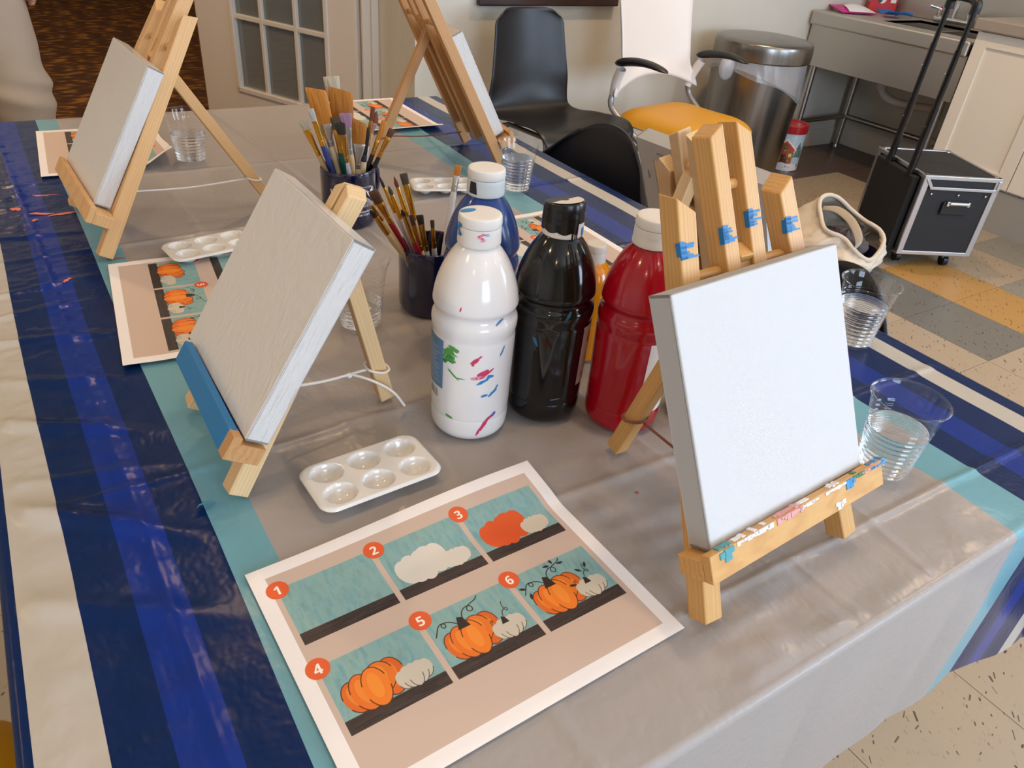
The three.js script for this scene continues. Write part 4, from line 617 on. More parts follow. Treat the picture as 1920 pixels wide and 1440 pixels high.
  list.forEach(([label, r, tp, o], i) => brush(label, mugA, F([...r, ...tp], i), tp, { ...o, group: big }));
  const fine = 'fine brushes in the plain mug';
  const small = [
    ['white tipped round brush leaning farthest left in the plain mug', [-0.032, 0.09, 0.002], [-0.089, 0.16, 0.006], { bl: 0.012, w: 0.0055, fl: 0.02, handle: HD.natural, ferrule: ferruleGold, br: BR.white, point: 1 }],
    ['black tipped brush below the white tipped one in the plain mug', [-0.03, 0.09, 0.01], [-0.087, 0.147, 0.012], { bl: 0.012, w: 0.006, fl: 0.024, handle: HD.natural, ferrule: ferruleGold, br: BR.black, point: 1 }],
    ['brown mop brush leaning left in the plain mug', [-0.03, 0.088, 0.0], [-0.078, 0.164, 0.0], { bl: 0.016, w: 0.0105, fl: 0.026, handle: HD.red, ferrule: ferruleGold, br: BR.brown, flat: 1, th: 0.008 }],
    ['red handled brush crossing low at the left of the plain mug', [-0.014, 0.091, 0.022], [-0.056, 0.15, 0.03], { bl: 0.01, w: 0.0055, fl: 0.036, handle: HD.red, ferrule: ferruleGold, br: BR.dark, point: 1 }],
    ['dark pointed liner brush in the plain mug', [-0.025, 0.088, -0.006], [-0.066, 0.178, -0.01], { bl: 0.016, w: 0.0035, fl: 0.03, handle: HD.white, ferrule: brassy, br: BR.dark, point: 1, hr: 0.0026 }],
    ['small dark filbert brush with a bright brass ferrule in the plain mug', [-0.022, 0.088, -0.004], [-0.056, 0.166, -0.006], { bl: 0.012, w: 0.0048, fl: 0.028, handle: HD.clear, ferrule: brassy, br: BR.olive, point: 1 }],
    ['rust tipped flat brush in the middle of the plain mug', [-0.012, 0.088, -0.006], [-0.046, 0.174, -0.012], { bl: 0.014, w: 0.0045, fl: 0.034, handle: HD.grey, ferrule: brassy, br: BR.rust, point: 1 }],
    ['square dark tipped brush with a long brass ferrule in the plain mug', [-0.008, 0.088, -0.006], [-0.034, 0.176, -0.012], { bl: 0.013, w: 0.0085, fl: 0.042, handle: HD.cream, ferrule: brassy, br: BR.olive, flat: 1 }],
    ['dark fan tipped brush with a dull gold ferrule in the plain mug', [-0.004, 0.088, 0.012], [-0.024, 0.132, 0.012], { bl: 0.012, w: 0.008, fl: 0.034, handle: HD.white, ferrule: ferruleGold, br: BR.dark, flat: 1 }],
    ['brown flat brush behind the fan tipped one in the plain mug', [-0.012, 0.088, 0.016], [-0.038, 0.136, 0.018], { bl: 0.014, w: 0.0055, fl: 0.034, handle: HD.cream, ferrule: ferruleGold, br: BR.brown, flat: 1 }],
    ['slim white handled brush with short brown tip, right of the fan tipped one', [0.01, 0.088, 0.014], [-0.008, 0.124, 0.014], { bl: 0.01, w: 0.0048, fl: 0.024, handle: HD.white, ferrule: ferruleGold, br: BR.olive, flat: 1, hr: 0.003 }],
    ['upright pointed brush at the right of the plain mug beside the blue bottle', [0.028, 0.088, 0.01], [0.026, 0.117, 0.008], { bl: 0.022, w: 0.0062, fl: 0.014, handle: HD.white, ferrule: ferruleGold, br: BR.tan, point: 1, hr: 0.003 }],
    ['square orange tipped brush rising behind the blue bottle', [0.034, 0.082, -0.014], [0.05, 0.172, -0.03], { bl: 0.013, w: 0.0078, fl: 0.016, handle: HD.white, ferrule: ferruleSilver, br: BR.orange, flat: 1, hr: 0.0036 }]];
  small.forEach(([label, r, tp, o], i) => brush(label, mugB, F([...r, ...tp], i), tp, { ...o, group: fine }));
}
// ---------------------------------------------------------------- chairs
const shellPlastic = std(0x17171a, 0.38), chairLeg = std(0x8f8f92, 0.35, { metalness: 0.8 });
function shellChair(label, x, z, turn, arch) {
  const t = thing('shell_chair', label, 'chair', [x, 0, z], turn * D, 'black plastic shell chairs');
  const c = new THREE.CatmullRomCurve3([[0.235, 0.385], [0.225, 0.41], [0.17, 0.425], [0.03, 0.417], [-0.1, 0.41], [-0.165, 0.43], [-0.196, 0.49], [-0.212, 0.58], [-0.23, 0.69], [-0.247, 0.795]].map(p => V(0, p[1], p[0])), false, 'centripetal');
  const half = s => { if (arch && s > 0.45) return lerp(0.21, arch, sm(0.45, 0.7, s));  let w = lerp(0.228, 0.205, sm(0.1, 0.5, s)); w = lerp(w, 0.168, sm(0.5, 0.98, s)); return w; };
  const f = (a, b) => {
    let X = a * 2 - 1, s = b; const k = arch ? 0.14 : 0.09;        // round the corners of both ends
    const p0 = half(s); let sc = 1; if (s > 1 - k) { const q = (s - 1 + k) / k; sc = arch ? 1 - 0.3 * Math.pow(q, 3) : 1 - 0.2 * Math.pow(q, 4); } if (s < 0.06) { const q = 1 - s / 0.06; sc = 1 - 0.1 * q * q; }
    const e = arch ? 0.13 * Math.pow(Math.abs(X), 2.2) * sm(0.6, 1, s) : s > 1 - k ? 0.03 * Math.pow(Math.abs(X), 7) * sm(1 - k, 1, s) : 0, pt = c.getPointAt(Math.min(1, Math.max(0, s - e))), w = p0 * sc, seat = sm(0.62, 0.3, s) * sm(0.0, 0.1, s), back = sm(0.5, 0.7, s);
    return [X * w, pt.y + seat * 0.022 * X * X, pt.z + back * 0.035 * X * X];
  };
  part('shell', slab(28, 64, f, 0.006), shellPlastic, t);
  for (const sx of [-1, 1]) {
    part('leg', tube([[sx * 0.15, 0.398, 0.13], [sx * 0.17, 0.38, 0.17], [sx * 0.2, 0.2, 0.2], [sx * 0.215, 0.012, 0.215]], 0.0105, 30, 10), chairLeg, t);
    part('leg', tube([[sx * 0.15, 0.392, -0.1], [sx * 0.17, 0.37, -0.14], [sx * 0.19, 0.2, -0.19], [sx * 0.205, 0.012, -0.22]], 0.0105, 30, 10), chairLeg, t);
    part('seat_rail', rod([sx * 0.15, 0.394, -0.1], [sx * 0.15, 0.4, 0.13], 0.009), chairLeg, t);
    for (const zz of [0.215, -0.22]) part('foot', new THREE.CylinderGeometry(0.013, 0.015, 0.014, 16).translate(sx * (zz > 0 ? 0.216 : 0.206), 0.007, zz), M.blackPlastic, t);
  }
  part('cross_bar', [rod([-0.15, 0.397, 0.1], [0.15, 0.397, 0.1], 0.008), rod([-0.15, 0.392, -0.08], [0.15, 0.392, -0.08], 0.008)], chairLeg, t);
  return t;
}
shellChair('black shell chair standing against the back wall under the dark frame', 1.83, -2.49, 4);
shellChair('black shell chair pushed in at the right table edge behind the black bottle', 0.80, -1.215, -92, 0.245);
shellChair('black shell chair pushed in at the right table edge behind the water cup', 0.80, -0.6, -90, 0.165).scale.set(1, 0.94, 1);

function armChair(label, x, z, turn) {
  const t = thing('arm_chair', label, 'chair', [x, 0, z], turn * D, 'white backed chairs with yellow seats');
  const cush = (a, b) => { const u = a * 2 - 1, v = b * 2 - 1; const [X, Z] = roundRect(u, v, 0.235, 0.225, 0.1); const m = Math.max(Math.abs(u), Math.abs(v)); return [X, 0.445 + 0.012 * (1 - m * m) - 0.045 * Math.pow(m, 7) + 0.006 * v * v, Z]; };
  const yel = std(0xc68e00, 0.42);
  part('seat', [grid(40, 40, cush), grid(40, 40, (a, b) => { const p = cush(a, b); const m = Math.max(Math.abs(a * 2 - 1), Math.abs(b * 2 - 1)); return [p[0], 0.4 + 0 * m, p[2]]; })], yel, t, 'yellow padded seat');
  part('seat_pan', slab(24, 24, (a, b) => { const [X, Z] = roundRect(a * 2 - 1, b * 2 - 1, 0.232, 0.222, 0.1); const m = Math.max(Math.abs(a * 2 - 1), Math.abs(b * 2 - 1)); return [X, 0.385 + 0.014 * m * m, Z]; }, 0.008), std(0xcfcbc6, 0.45), t, 'white underside shell');
  const back = (a, b) => { const u = a * 2 - 1, y = lerp(0.5, 0.95, b), w = lerp(0.275, 0.222, sm(0, 0.25, b)) * lerp(1, 1.06, sm(0.4, 1, b)); const arch = 0.062 * (1 - u * u) * sm(0.3, 0, b), top = -0.03 * Math.pow(Math.abs(u), 6) * sm(0.85, 1, b); return [u * w, y + arch + top, -0.2 - 0.1 * b - 0.02 + 0.045 * u * u]; };
  part('backrest', slab(28, 36, back, 0.009), std(0xe3dfda, 0.4), t, 'white plastic back');
  for (const s of [-1, 1]) {
    part('frame', tube([[s * 0.24, 0.53, -0.205], [s * 0.262, 0.47, -0.2], [s * 0.262, 0.42, -0.14], [s * 0.258, 0.3, 0.06], [s * 0.255, 0.012, 0.235]], 0.0125, 40, 12), std(0x9d9da0, 0.38, { metalness: 0.6 }), t, 'grey tube leg');
    part('frame', tube([[s * 0.252, 0.34, -0.02], [s * 0.25, 0.2, -0.14], [s * 0.25, 0.012, -0.26]], 0.0115, 30, 12), std(0x9d9da0, 0.38, { metalness: 0.6 }), t);
    part('arm_support', tube([[s * 0.245, 0.5, -0.205], [s * 0.258, 0.56, -0.19], [s * 0.266, 0.612, -0.165]], 0.019, 24, 12), std(0xe0dcd7, 0.4), t, 'white sleeve');
    part('arm_pad', grid(24, 18, (a, b) => { const an = b * 6.2832, q = a, w = 0.024 * Math.sqrt(Math.max(0.03, 1 - Math.pow(Math.abs(q * 2 - 1), 6))) * lerp(0.9, 1.1, q), h = 0.017 * Math.sqrt(Math.max(0.03, 1 - Math.pow(Math.abs(q * 2 - 1), 4))) * lerp(1.2, 0.55, q); return [s * 0.268 + Math.cos(an) * w, 0.628 + 0.026 * Math.sin(q * 2.6) + Math.sin(an) * h, -0.2 + q * 0.265]; }), M.blackPlastic, t, 'black arm pad');
    part('seat_bracket', rod([s * 0.18, 0.385, 0.02], [s * 0.258, 0.36, -0.02], 0.011), M.greySteel, t);
  }
  part('cross_bar', [rod([-0.25, 0.35, -0.03], [0.25, 0.35, -0.03], 0.011)], M.greySteel, t);
  return t;
}
armChair('white backed arm chair with yellow seat beside the steel trash can', 2.40, -2.335, 9);
armChair('white backed arm chair with yellow seat pushed in at the left table edge', -0.352, -0.445, 90);

// ---------------------------------------------------------------- picture frame on the back wall
{
  const t = thing('picture_frame', 'dark brown framed picture hanging above the black shell chair', 'picture', [2.06, 0, ROOM.zb + 0.001]);
  const fm = wood([66, 44, 38], [44, 28, 24], 12, 0.35), W = 0.36, y0 = 0.772, y1 = 1.3, b = 0.05;
  for (const q of [[-W, W, y0, y0 + b], [-W, W, y1 - b, y1], [-W, -W + b, y0 + b, y1 - b], [W - b, W, y0 + b, y1 - b]]) part('frame_bar', box2(q[0], q[1], q[2], q[3], 0, 0.028, 0.006), fm, t);
  part('picture', box2(-W + b, W - b, y0 + b, y1 - b, 0.004, 0.01), std(0x8d8a80, 0.5), t);
}
// ---------------------------------------------------------------- steel trash can with a clear liner
{
  const t = thing('trash_can', 'brushed steel trash can with a domed lid and a clear bag', 'trash can', [3.085, 0, -2.6]), R = 0.22;
  const steelTex = dataTex(256, 64, (u, v) => { const n = 214 + 26 * tileNoise(u, 0.2, 24) + 14 * noise.noise(u * 300, v * 2, 1); return [n, n, n]; });
  const st = phys(0xa8a29b, 0.27, { metalness: 1, map: steelTex });
  // body with a slanting upper rim, lower at the right
  const rim = an => 0.485 - 0.085 * Math.sin(an);
  part('can_body', grid(72, 20, (a, b) => { const an = a * 6.2832, r = R * lerp(0.9, 1, b); return [Math.sin(an) * r, 0.03 + (rim(an) - 0.03) * b, Math.cos(an) * r]; }), st, t);
  part('base_ring', lathe([[R * 0.86, 0], [R * 0.92, 0], [R * 0.925, 0.03], [R * 0.86, 0.032]], 56), M.blackPlastic, t);
  part('liner', grid(120, 10, (a, b) => { const an = a * 6.2832, r = R * (1.014 + 0.007 * Math.sin(an * 13 + 3 * b) * (1 - b) + 0.006 * Math.sin(an * 29 + 1 + 4 * b)), y0 = rim(an) - 0.014 - 0.007 * Math.sin(an * 5), y1 = 0.6; return [Math.sin(an) * r * lerp(1.01, 0.97, b), lerp(y0, y1, b), Math.cos(an) * r * lerp(1.01, 0.97, b)]; }), phys(0xe6e6ea, 0.2, { transmission: 0.78, thickness: 0, ior: 1.4 }), t, 'clear plastic bag');
  part('liner', new THREE.SphereGeometry(0.045, 20, 14).scale(1.1, 1.3, 0.6).translate(-R - 0.012, 0.57, 0.02), phys(0xe9e9ec, 0.3, { transmission: 0.6, thickness: 0 }), t, 'bunched bag corner');
  part('lid', lathe(smoothProfile([[R * 1.0, 0.602], [R * 1.03, 0.605], [R * 1.035, 0.615], [R * 1.03, 0.668], [R * 1.0, 0.682], [R * 0.7, 0.694], [R * 0.3, 0.7], [0, 0.701]], 3), 72), st, t);
}
// ---------------------------------------------------------------- popcorn tin with a winter house print
{
  const t = thing('round_tin', 'round tin with red lid and a snowy house print beside the trash can', 'tin', [3.565, 0, -2.68], -141 * D), R = 0.083;
  const pr = canvasTex(1024, 512, (x, W, H) => {
    x.fillStyle = '#bcd0de'; x.fillRect(0, 0, W, H); const r = rng(21);
    for (let i = 0; i < 26; i++) { const px = r() * W, s = 40 + r() * 60, py = 330 - r() * 60; x.fillStyle = ['#5d7a6c', '#7d9488', '#48605a'][i % 3]; for (let k = 0; k < 3; k++) { x.beginPath(); x.moveTo(px, py - s * 1.7 + k * s * 0.5); x.lineTo(px - s * 0.35 - k * 8, py - s * 0.7 + k * s * 0.5); x.lineTo(px + s * 0.35 + k * 8, py - s * 0.7 + k * s * 0.5); x.fill(); } }
    for (const cx of [250, 770]) {
      x.fillStyle = '#9a5a3c'; x.fillRect(cx - 90, 220, 180, 190); x.fillStyle = '#c0443c'; x.beginPath(); x.moveTo(cx - 130, 240); x.lineTo(cx, 100); x.lineTo(cx + 130, 240); x.fill(); x.fillStyle = '#efe9e2'; x.beginPath(); x.moveTo(cx - 130, 240); x.lineTo(cx, 100); x.lineTo(cx + 130, 240); x.lineTo(cx + 108, 240); x.lineTo(cx, 124); x.lineTo(cx - 108, 240); x.fill();
      x.strokeStyle = '#3c6a44'; x.lineWidth = 14; x.beginPath(); x.arc(cx, 200, 26, 0, 7); x.stroke(); x.fillStyle = '#5b3322'; x.fillRect(cx - 30, 300, 60, 110); x.fillStyle = '#e8c76a'; x.fillRect(cx - 76, 280, 34, 44); x.fillRect(cx + 42, 280, 34, 44);
    }
    x.fillStyle = '#ece8e4'; for (let i = 0; i < 60; i++) { x.beginPath(); x.arc(r() * W, 440 + r() * 60, 30 + r() * 20, 0, 7); x.fill(); } for (let i = 0; i < 26; i++) { x.fillStyle = ['#b03030', '#a8784c', '#3f6b48', '#d9d4cc'][i % 4]; x.beginPath(); x.arc(r() * W, 420 + r() * 50, 10 + r() * 14, 0, 7); x.fill(); }
    x.fillStyle = 'rgba(255,255,255,.9)'; for (let i = 0; i < 160; i++) { x.beginPath(); x.arc(r() * W, r() * 380, 2 + r() * 3, 0, 7); x.fill(); }
  });
  part('tin_wall', new THREE.CylinderGeometry(R, R, 0.215, 56, 1, true).translate(0, 0.1075, 0), std(0xffffff, 0.3, { map: pr, metalness: 0.1 }), t);
  part('tin_base', new THREE.CylinderGeometry(R + 0.0015, R + 0.0015, 0.004, 56).translate(0, 0.002, 0), M.steel, t);
  part('lid', lathe([[R + 0.001, 0.2], [R + 0.004, 0.2], [R + 0.0045, 0.238], [R + 0.002, 0.243], [R - 0.006, 0.243], [R - 0.008, 0.236], [0, 0.2355]], 56), std(0xa51a22, 0.25), t, 'shiny red lid');
}
// ---------------------------------------------------------------- steel sink unit on legs
{
  const X0 = 3.8, X1 = ROOM.x1 - 0.004, Z0 = -2.915, Z1 = -2.02, top = 0.757;
  const t = thing('sink_unit', 'stainless steel sink table on tube legs along the right wall', 'sink', [X0, 0, Z0]), w = X1 - X0, l = Z1 - Z0, st = M.brushed;
  const bx0 = 0.13, bx1 = w - 0.1, bz0 = 0.33, bz1 = l - 0.06, bot = top - 0.24;
  part('deck', [box2(0, bx0, top - 0.012, top, 0, l), box2(bx1, w, top - 0.012, top, 0, l), box2(bx0, bx1, top - 0.012, top, 0, bz0), box2(bx0, bx1, top - 0.012, top, bz1, l)], st, t);
  part('rolled_edge', [box2(-0.022, 0.0, top - 0.066, top + 0.004, 0, l, 0.01), box2(0, w, top - 0.05, top + 0.002, -0.0, 0.016, 0.006)], st, t);
  part('apron', [box2(0.004, 0.014, 0.49, top - 0.06, 0.0, l, 0.002), box2(0.014, w - 0.05, 0.49, top - 0.05, 0.002, 0.012)], st, t);
  const basin = part('basin', [box2(bx0 - 0.004, bx0, bot, top, bz0, bz1), box2(bx1, bx1 + 0.004, bot, top, bz0, bz1), box2(bx0, bx1, bot, top, bz0 - 0.004, bz0), box2(bx0, bx1, bot, top, bz1, bz1 + 0.004), box2(bx0, bx1, bot - 0.004, bot, bz0, bz1), box2(bx0, bx1, bot, top - 0.01, (bz0 + bz1) / 2 - 0.006, (bz0 + bz1) / 2 + 0.006)], st, t);
  for (const zz of [0.25, 0.75]) part('drain', new THREE.CylinderGeometry(0.03, 0.03, 0.003, 24).translate((bx0 + bx1) / 2, bot + 0.002, lerp(bz0, bz1, zz)), M.chrome, basin);
  solo('splashback', box2(X1 - 0.006, X1 + 0.003, top + 0.002, top + 0.22, Z0, Z1, 0.003), st, 'stainless steel splashback on the wall above the sink', 'splashback');
  for (const [x, z] of [[0.04, 0.06], [w - 0.09, 0.05], [0.04, l - 0.06], [w - 0.09, l - 0.06]]) { const lg = part('leg', rod([x, 0.02, z], [x, 0.5, z], 0.019), M.steel, t); part('foot', new THREE.CylinderGeometry(0.012, 0.016, 0.02, 18).translate(x, 0.01, z), M.steel, lg); }
  part('brace', [rod([0.04, 0.185, 0.06], [w - 0.09, 0.185, 0.05], 0.015), rod([w - 0.09, 0.185, 0.05], [w - 0.09, 0.185, l - 0.06], 0.015)], M.steel, t);
  const pvc = std(0xb9b0a6, 0.5);
  const pp = [[0.3, 0.51, 0.335], [0.3, 0.44, 0.335], [0.3, 0.395, 0.36], [0.3, 0.372, 0.42], [0.3, 0.375, 0.56], [0.3, 0.388, 0.67]];
  const dr = part('waste_pipe', [tube(pp, 0.021, 40, 14), rod([0.3, 0.51, 0.68], [0.3, 0.33, 0.685], 0.021), tube([[0.3, 0.33, 0.685], [0.3, 0.27, 0.688], [0.3, 0.235, 0.7], [0.32, 0.225, 0.72], [0.36, 0.24, 0.725], [0.4, 0.3, 0.725], [0.54, 0.31, 0.725]], 0.02, 50, 14)], pvc, t, 'white plastic drain pipe');
  part('coupling', [rod([0.3, 0.44, 0.335], [0.3, 0.415, 0.345], 0.027), rod([0.3, 0.36, 0.683], [0.3, 0.335, 0.684], 0.027), rod([0.3, 0.43, 0.681], [0.3, 0.41, 0.682], 0.027)], pvc, dr);
  const f = thing('faucet', 'chrome two handle faucet at the back of the steel sink', 'faucet', [X1 - 0.075, top + 0.004, -2.43]);
  part('base', box2(-0.025, 0.025, 0, 0.03, -0.1, 0.1, 0.01), M.chrome, f);
  part('spout', tube([[0, 0.02, 0], [0, 0.15, 0], [-0.03, 0.21, 0], [-0.1, 0.22, 0], [-0.16, 0.19, 0], [-0.17, 0.16, 0]], 0.011, 40, 12), M.chrome, f);
  for (const s of [-1, 1]) { const h = part('handle', [rod([0, 0.03, s * 0.08], [0, 0.06, s * 0.08], 0.014), rod([0, 0.062, s * 0.08], [-0.05, 0.074, s * 0.115], 0.008)], M.chrome, f); if (s < 0) part('marker', new THREE.SphereGeometry(0.007, 12, 8).translate(0, 0.068, s * 0.08), std(0xb02020, 0.3), h, 'red hot marker'); }
  // things left on the draining deck
  const pk = thing('paper_pack', 'pink and white paper pack lying on the steel sink', 'pack', [3.99, top + 0.001, -2.83], -20 * D);
  part('wrapper', slab(14, 10, (a, b) => [lerp(-0.1, 0.1, a), 0.006 + 0.02 * Math.sin(a * 3.14) * Math.sin(b * 3.14) + 0.018 * b, lerp(0.07, -0.07, b)], 0.006), std(0xc8328a, 0.35), pk, 'magenta wrapper');
  part('white_panel', slab(8, 6, (a, b) => [lerp(-0.06, 0.1, a), 0.0125 + 0.02 * Math.sin(lerp(0.2, 1, a) * 3.14) * Math.sin(b * 2) + 0.01 * b, lerp(0.074, 0.0, b)], 0.003), std(0xeae6e6, 0.45), pk);
  const sp = thing('blue_scoop', 'bright blue plastic scoop lying beside the pink pack', 'scoop', [4.16, top + 0.001, -2.70], 70 * D);
  part('blade', slab(10, 10, (a, b) => [lerp(-0.05, 0.05, a), 0.004 + 0.03 * Math.pow(Math.abs(a * 2 - 1), 2) * 0.6 + 0.006, lerp(-0.06, 0.03, b)], 0.003), std(0x1668b4, 0.35), sp); part('handle', tube([[0, 0.012, 0.028], [0, 0.022, 0.07], [0, 0.012, 0.13]], 0.008, 20, 10), std(0x1668b4, 0.35), sp);
  const bxT = canvasTex(256, 256, (x) => { x.fillStyle = '#c41f24'; x.fillRect(0, 0, 256, 256); x.fillStyle = '#3f62a8'; x.fillRect(70, 40, 90, 40); x.fillStyle = '#efe6dc'; x.fillRect(190, 60, 50, 120); x.beginPath(); x.arc(110, 150, 40, 0, 7); x.fill(); x.fillStyle = '#3a3c38'; x.beginPath(); x.arc(90, 165, 20, 0, 7); x.fill(); });
  const rb = thing('red_carton', 'red printed carton standing at the back of the steel sink', 'carton', [4.27, top + 0.001, -2.85], -35 * D); part('carton_body', box(0.15, 0.17, 0.05, 0, 0.085, 0, 0.002), std(0xffffff, 0.4, { map: bxT }), rb); part('flap', box(0.148, 0.002, 0.02, 0, 0.1712, 0.012), std(0xc41f24, 0.4), rb);
}
// ---------------------------------------------------------------- white base cabinets with a laminate worktop
{
  const X = 3.78, X1 = ROOM.x1 - 0.003, paint = std(0xece4d6, 0.45), gap = 0.0025;
  [[-2.005, -1.2], [-1.198, -0.4]].forEach(([z0, z1], k) => {
    const t = thing('base_cabinet', k ? 'white two door cabinet nearer the window wall, second from the steel sink' : 'white shaker cabinet next to the steel sink, behind the black case', 'cabinet', [X, 0, z0], 0, 'white base cabinets'), l = z1 - z0;
    part('carcass', box2(0.02, X1 - X, 0.19, 0.814, 0, l), paint, t);
    part('plinth', box2(0.012, X1 - X, 0, 0.188, 0.0, l), std(0xa09c95, 0.5), t, 'grey toe board');
    for (let d = 0; d < 2; d++) {
      const a = d * l / 2 + gap, b = (d + 1) * l / 2 - gap, y0 = 0.2, y1 = 0.808, f = 0.058;
      const door = part('door', [box2(0.002, 0.019, y0, y1, a, a + f, 0.001), box2(0.002, 0.019, y0, y1, b - f, b, 0.001), box2(0.002, 0.019, y0, y0 + f, a + f, b - f), box2(0.002, 0.019, y1 - f, y1, a + f, b - f)], paint, t);
      part('panel', box2(0.011, 0.017, y0 + f, y1 - f, a + f, b - f), paint, door);
    }
  });
  const w = thing('worktop', 'grey beige laminate worktop running over the white cabinets', 'worktop', [X, 0, -2.03]);
  part('slab', box2(-0.028, X1 - X, 0.8145, 0.862, 0.012, 1.66, 0.006), std(0xa2968b, 0.4), w);
  part('upstand', box2(X1 - X - 0.02, X1 - X, 0.862, 0.96, 0.012, 1.66, 0.004), std(0xa2968b, 0.4), w);
}
// ---------------------------------------------------------------- rolling case with telescopic handle
{
  const t = thing('rolling_case', 'black rolling case with aluminium edges and a tall telescopic handle', 'case', [2.926, 0, -1.536], -27.3 * D), W = 0.325, H0 = 0.06, H1 = 0.388, L = 0.375, e = 0.012;
  const panel = std(0x17181c, 0.6), al = M.alu;
  part('shell', box2(0.004, W - 0.004, H0 + 0.004, H1 - 0.004, -L + 0.004, -0.004), panel, t);
  for (const [x, z] of [[0, 0], [W, 0], [0, -L], [W, -L]]) part('corner_rail', box(e * 2.2, H1 - H0, e * 2.2, x + (x ? -1 : 1) * e, (H0 + H1) / 2, z + (z ? 1 : -1) * e, 0.004), al, t);
  for (const y of [H0 + e * 0.7, H1 - e * 0.7]) { part('edge_rail', [box2(0, W, y - e * 0.7, y + e * 0.7, -e, 0.001, 0.003), box2(0, W, y - e * 0.7, y + e * 0.7, -L - 0.001, -L + e, 0.003), box2(-0.001, e, y - e * 0.7, y + e * 0.7, -L, 0, 0.003), box2(W - e, W + 0.001, y - e * 0.7, y + e * 0.7, -L, 0, 0.003)], al, t); }
  part('lid_flap', [box2(0.035, W - 0.004, 0.333, 0.345, 0, 0.005, 0.002), bar([0.012, 0.375, 0.003], [0.04, 0.339, 0.003], 0.012, 0.005), box2(W - 0.016, W - 0.002, 0.335, 0.378, 0, 0.005, 0.002)], al, t, 'aluminium lid frame');
  for (const x of [0.05, 0.165, 0.28]) part('rivet', new THREE.SphereGeometry(0.0045, 12, 8).scale(1, 1, 0.5).translate(x, 0.315, 0.001), M.chrome, t);
  const h = part('handle_plate', box(0.115, 0.052, 0.008, 0.17, 0.262, 0.003, 0.008), M.blackPlastic, t, 'recessed black handle'); part('grip', [rod([0.135, 0.284, 0.012], [0.212, 0.284, 0.012], 0.008), box(0.012, 0.02, 0.012, 0.13, 0.282, 0.008, 0.003), box(0.012, 0.02, 0.012, 0.217, 0.282, 0.008, 0.003)], M.chrome, h);
  for (const [x, z] of [[0.06, -0.08], [W - 0.07, -0.05], [0.04, -L + 0.045], [W - 0.05, -L + 0.045]]) { const c = part('caster', new THREE.CylinderGeometry(0.022, 0.022, 0.02, 24).rotateZ(Math.PI / 2).translate(x, 0.022, z), M.blackPlastic, t); part('fork', box(0.03, 0.03, 0.02, x, 0.047, z, 0.003), M.greySteel, c); }
  part('handle_housing', box2(-0.03, 0.0, H0, 0.37, -0.315, -0.03, 0.006), M.blackMatte, t);
  for (const z of [-0.075, -0.235]) {
    part('handle_tube', [rod([-0.02, 0.36, z], [-0.02, 0.42, z], 0.016, 0.0125), rod([-0.02, 0.4, z], [-0.018, 0.62, z + 0.004], 0.0135, 0.0135), rod([-0.018, 0.61, z + 0.004], [-0.014, 0.82, z + 0.006], 0.0112, 0.0112), rod([-0.014, 0.81, z + 0.006], [-0.01, 0.97, z + 0.008], 0.0095, 0.0095)], M.blackGloss, t);
    for (const y of [0.55, 0.74]) part('button', new THREE.SphereGeometry(0.003, 8, 6).translate(-0.03, y, z + 0.004), M.chrome, t);
  }
  part('handle_grip', tube([[-0.01, 0.94, -0.068], [-0.01, 0.972, -0.07], [-0.01, 0.985, -0.1], [-0.01, 0.987, -0.147], [-0.01, 0.985, -0.195], [-0.01, 0.972, -0.222], [-0.01, 0.94, -0.226]], 0.017, 50, 12), M.blackPlastic, t);
}
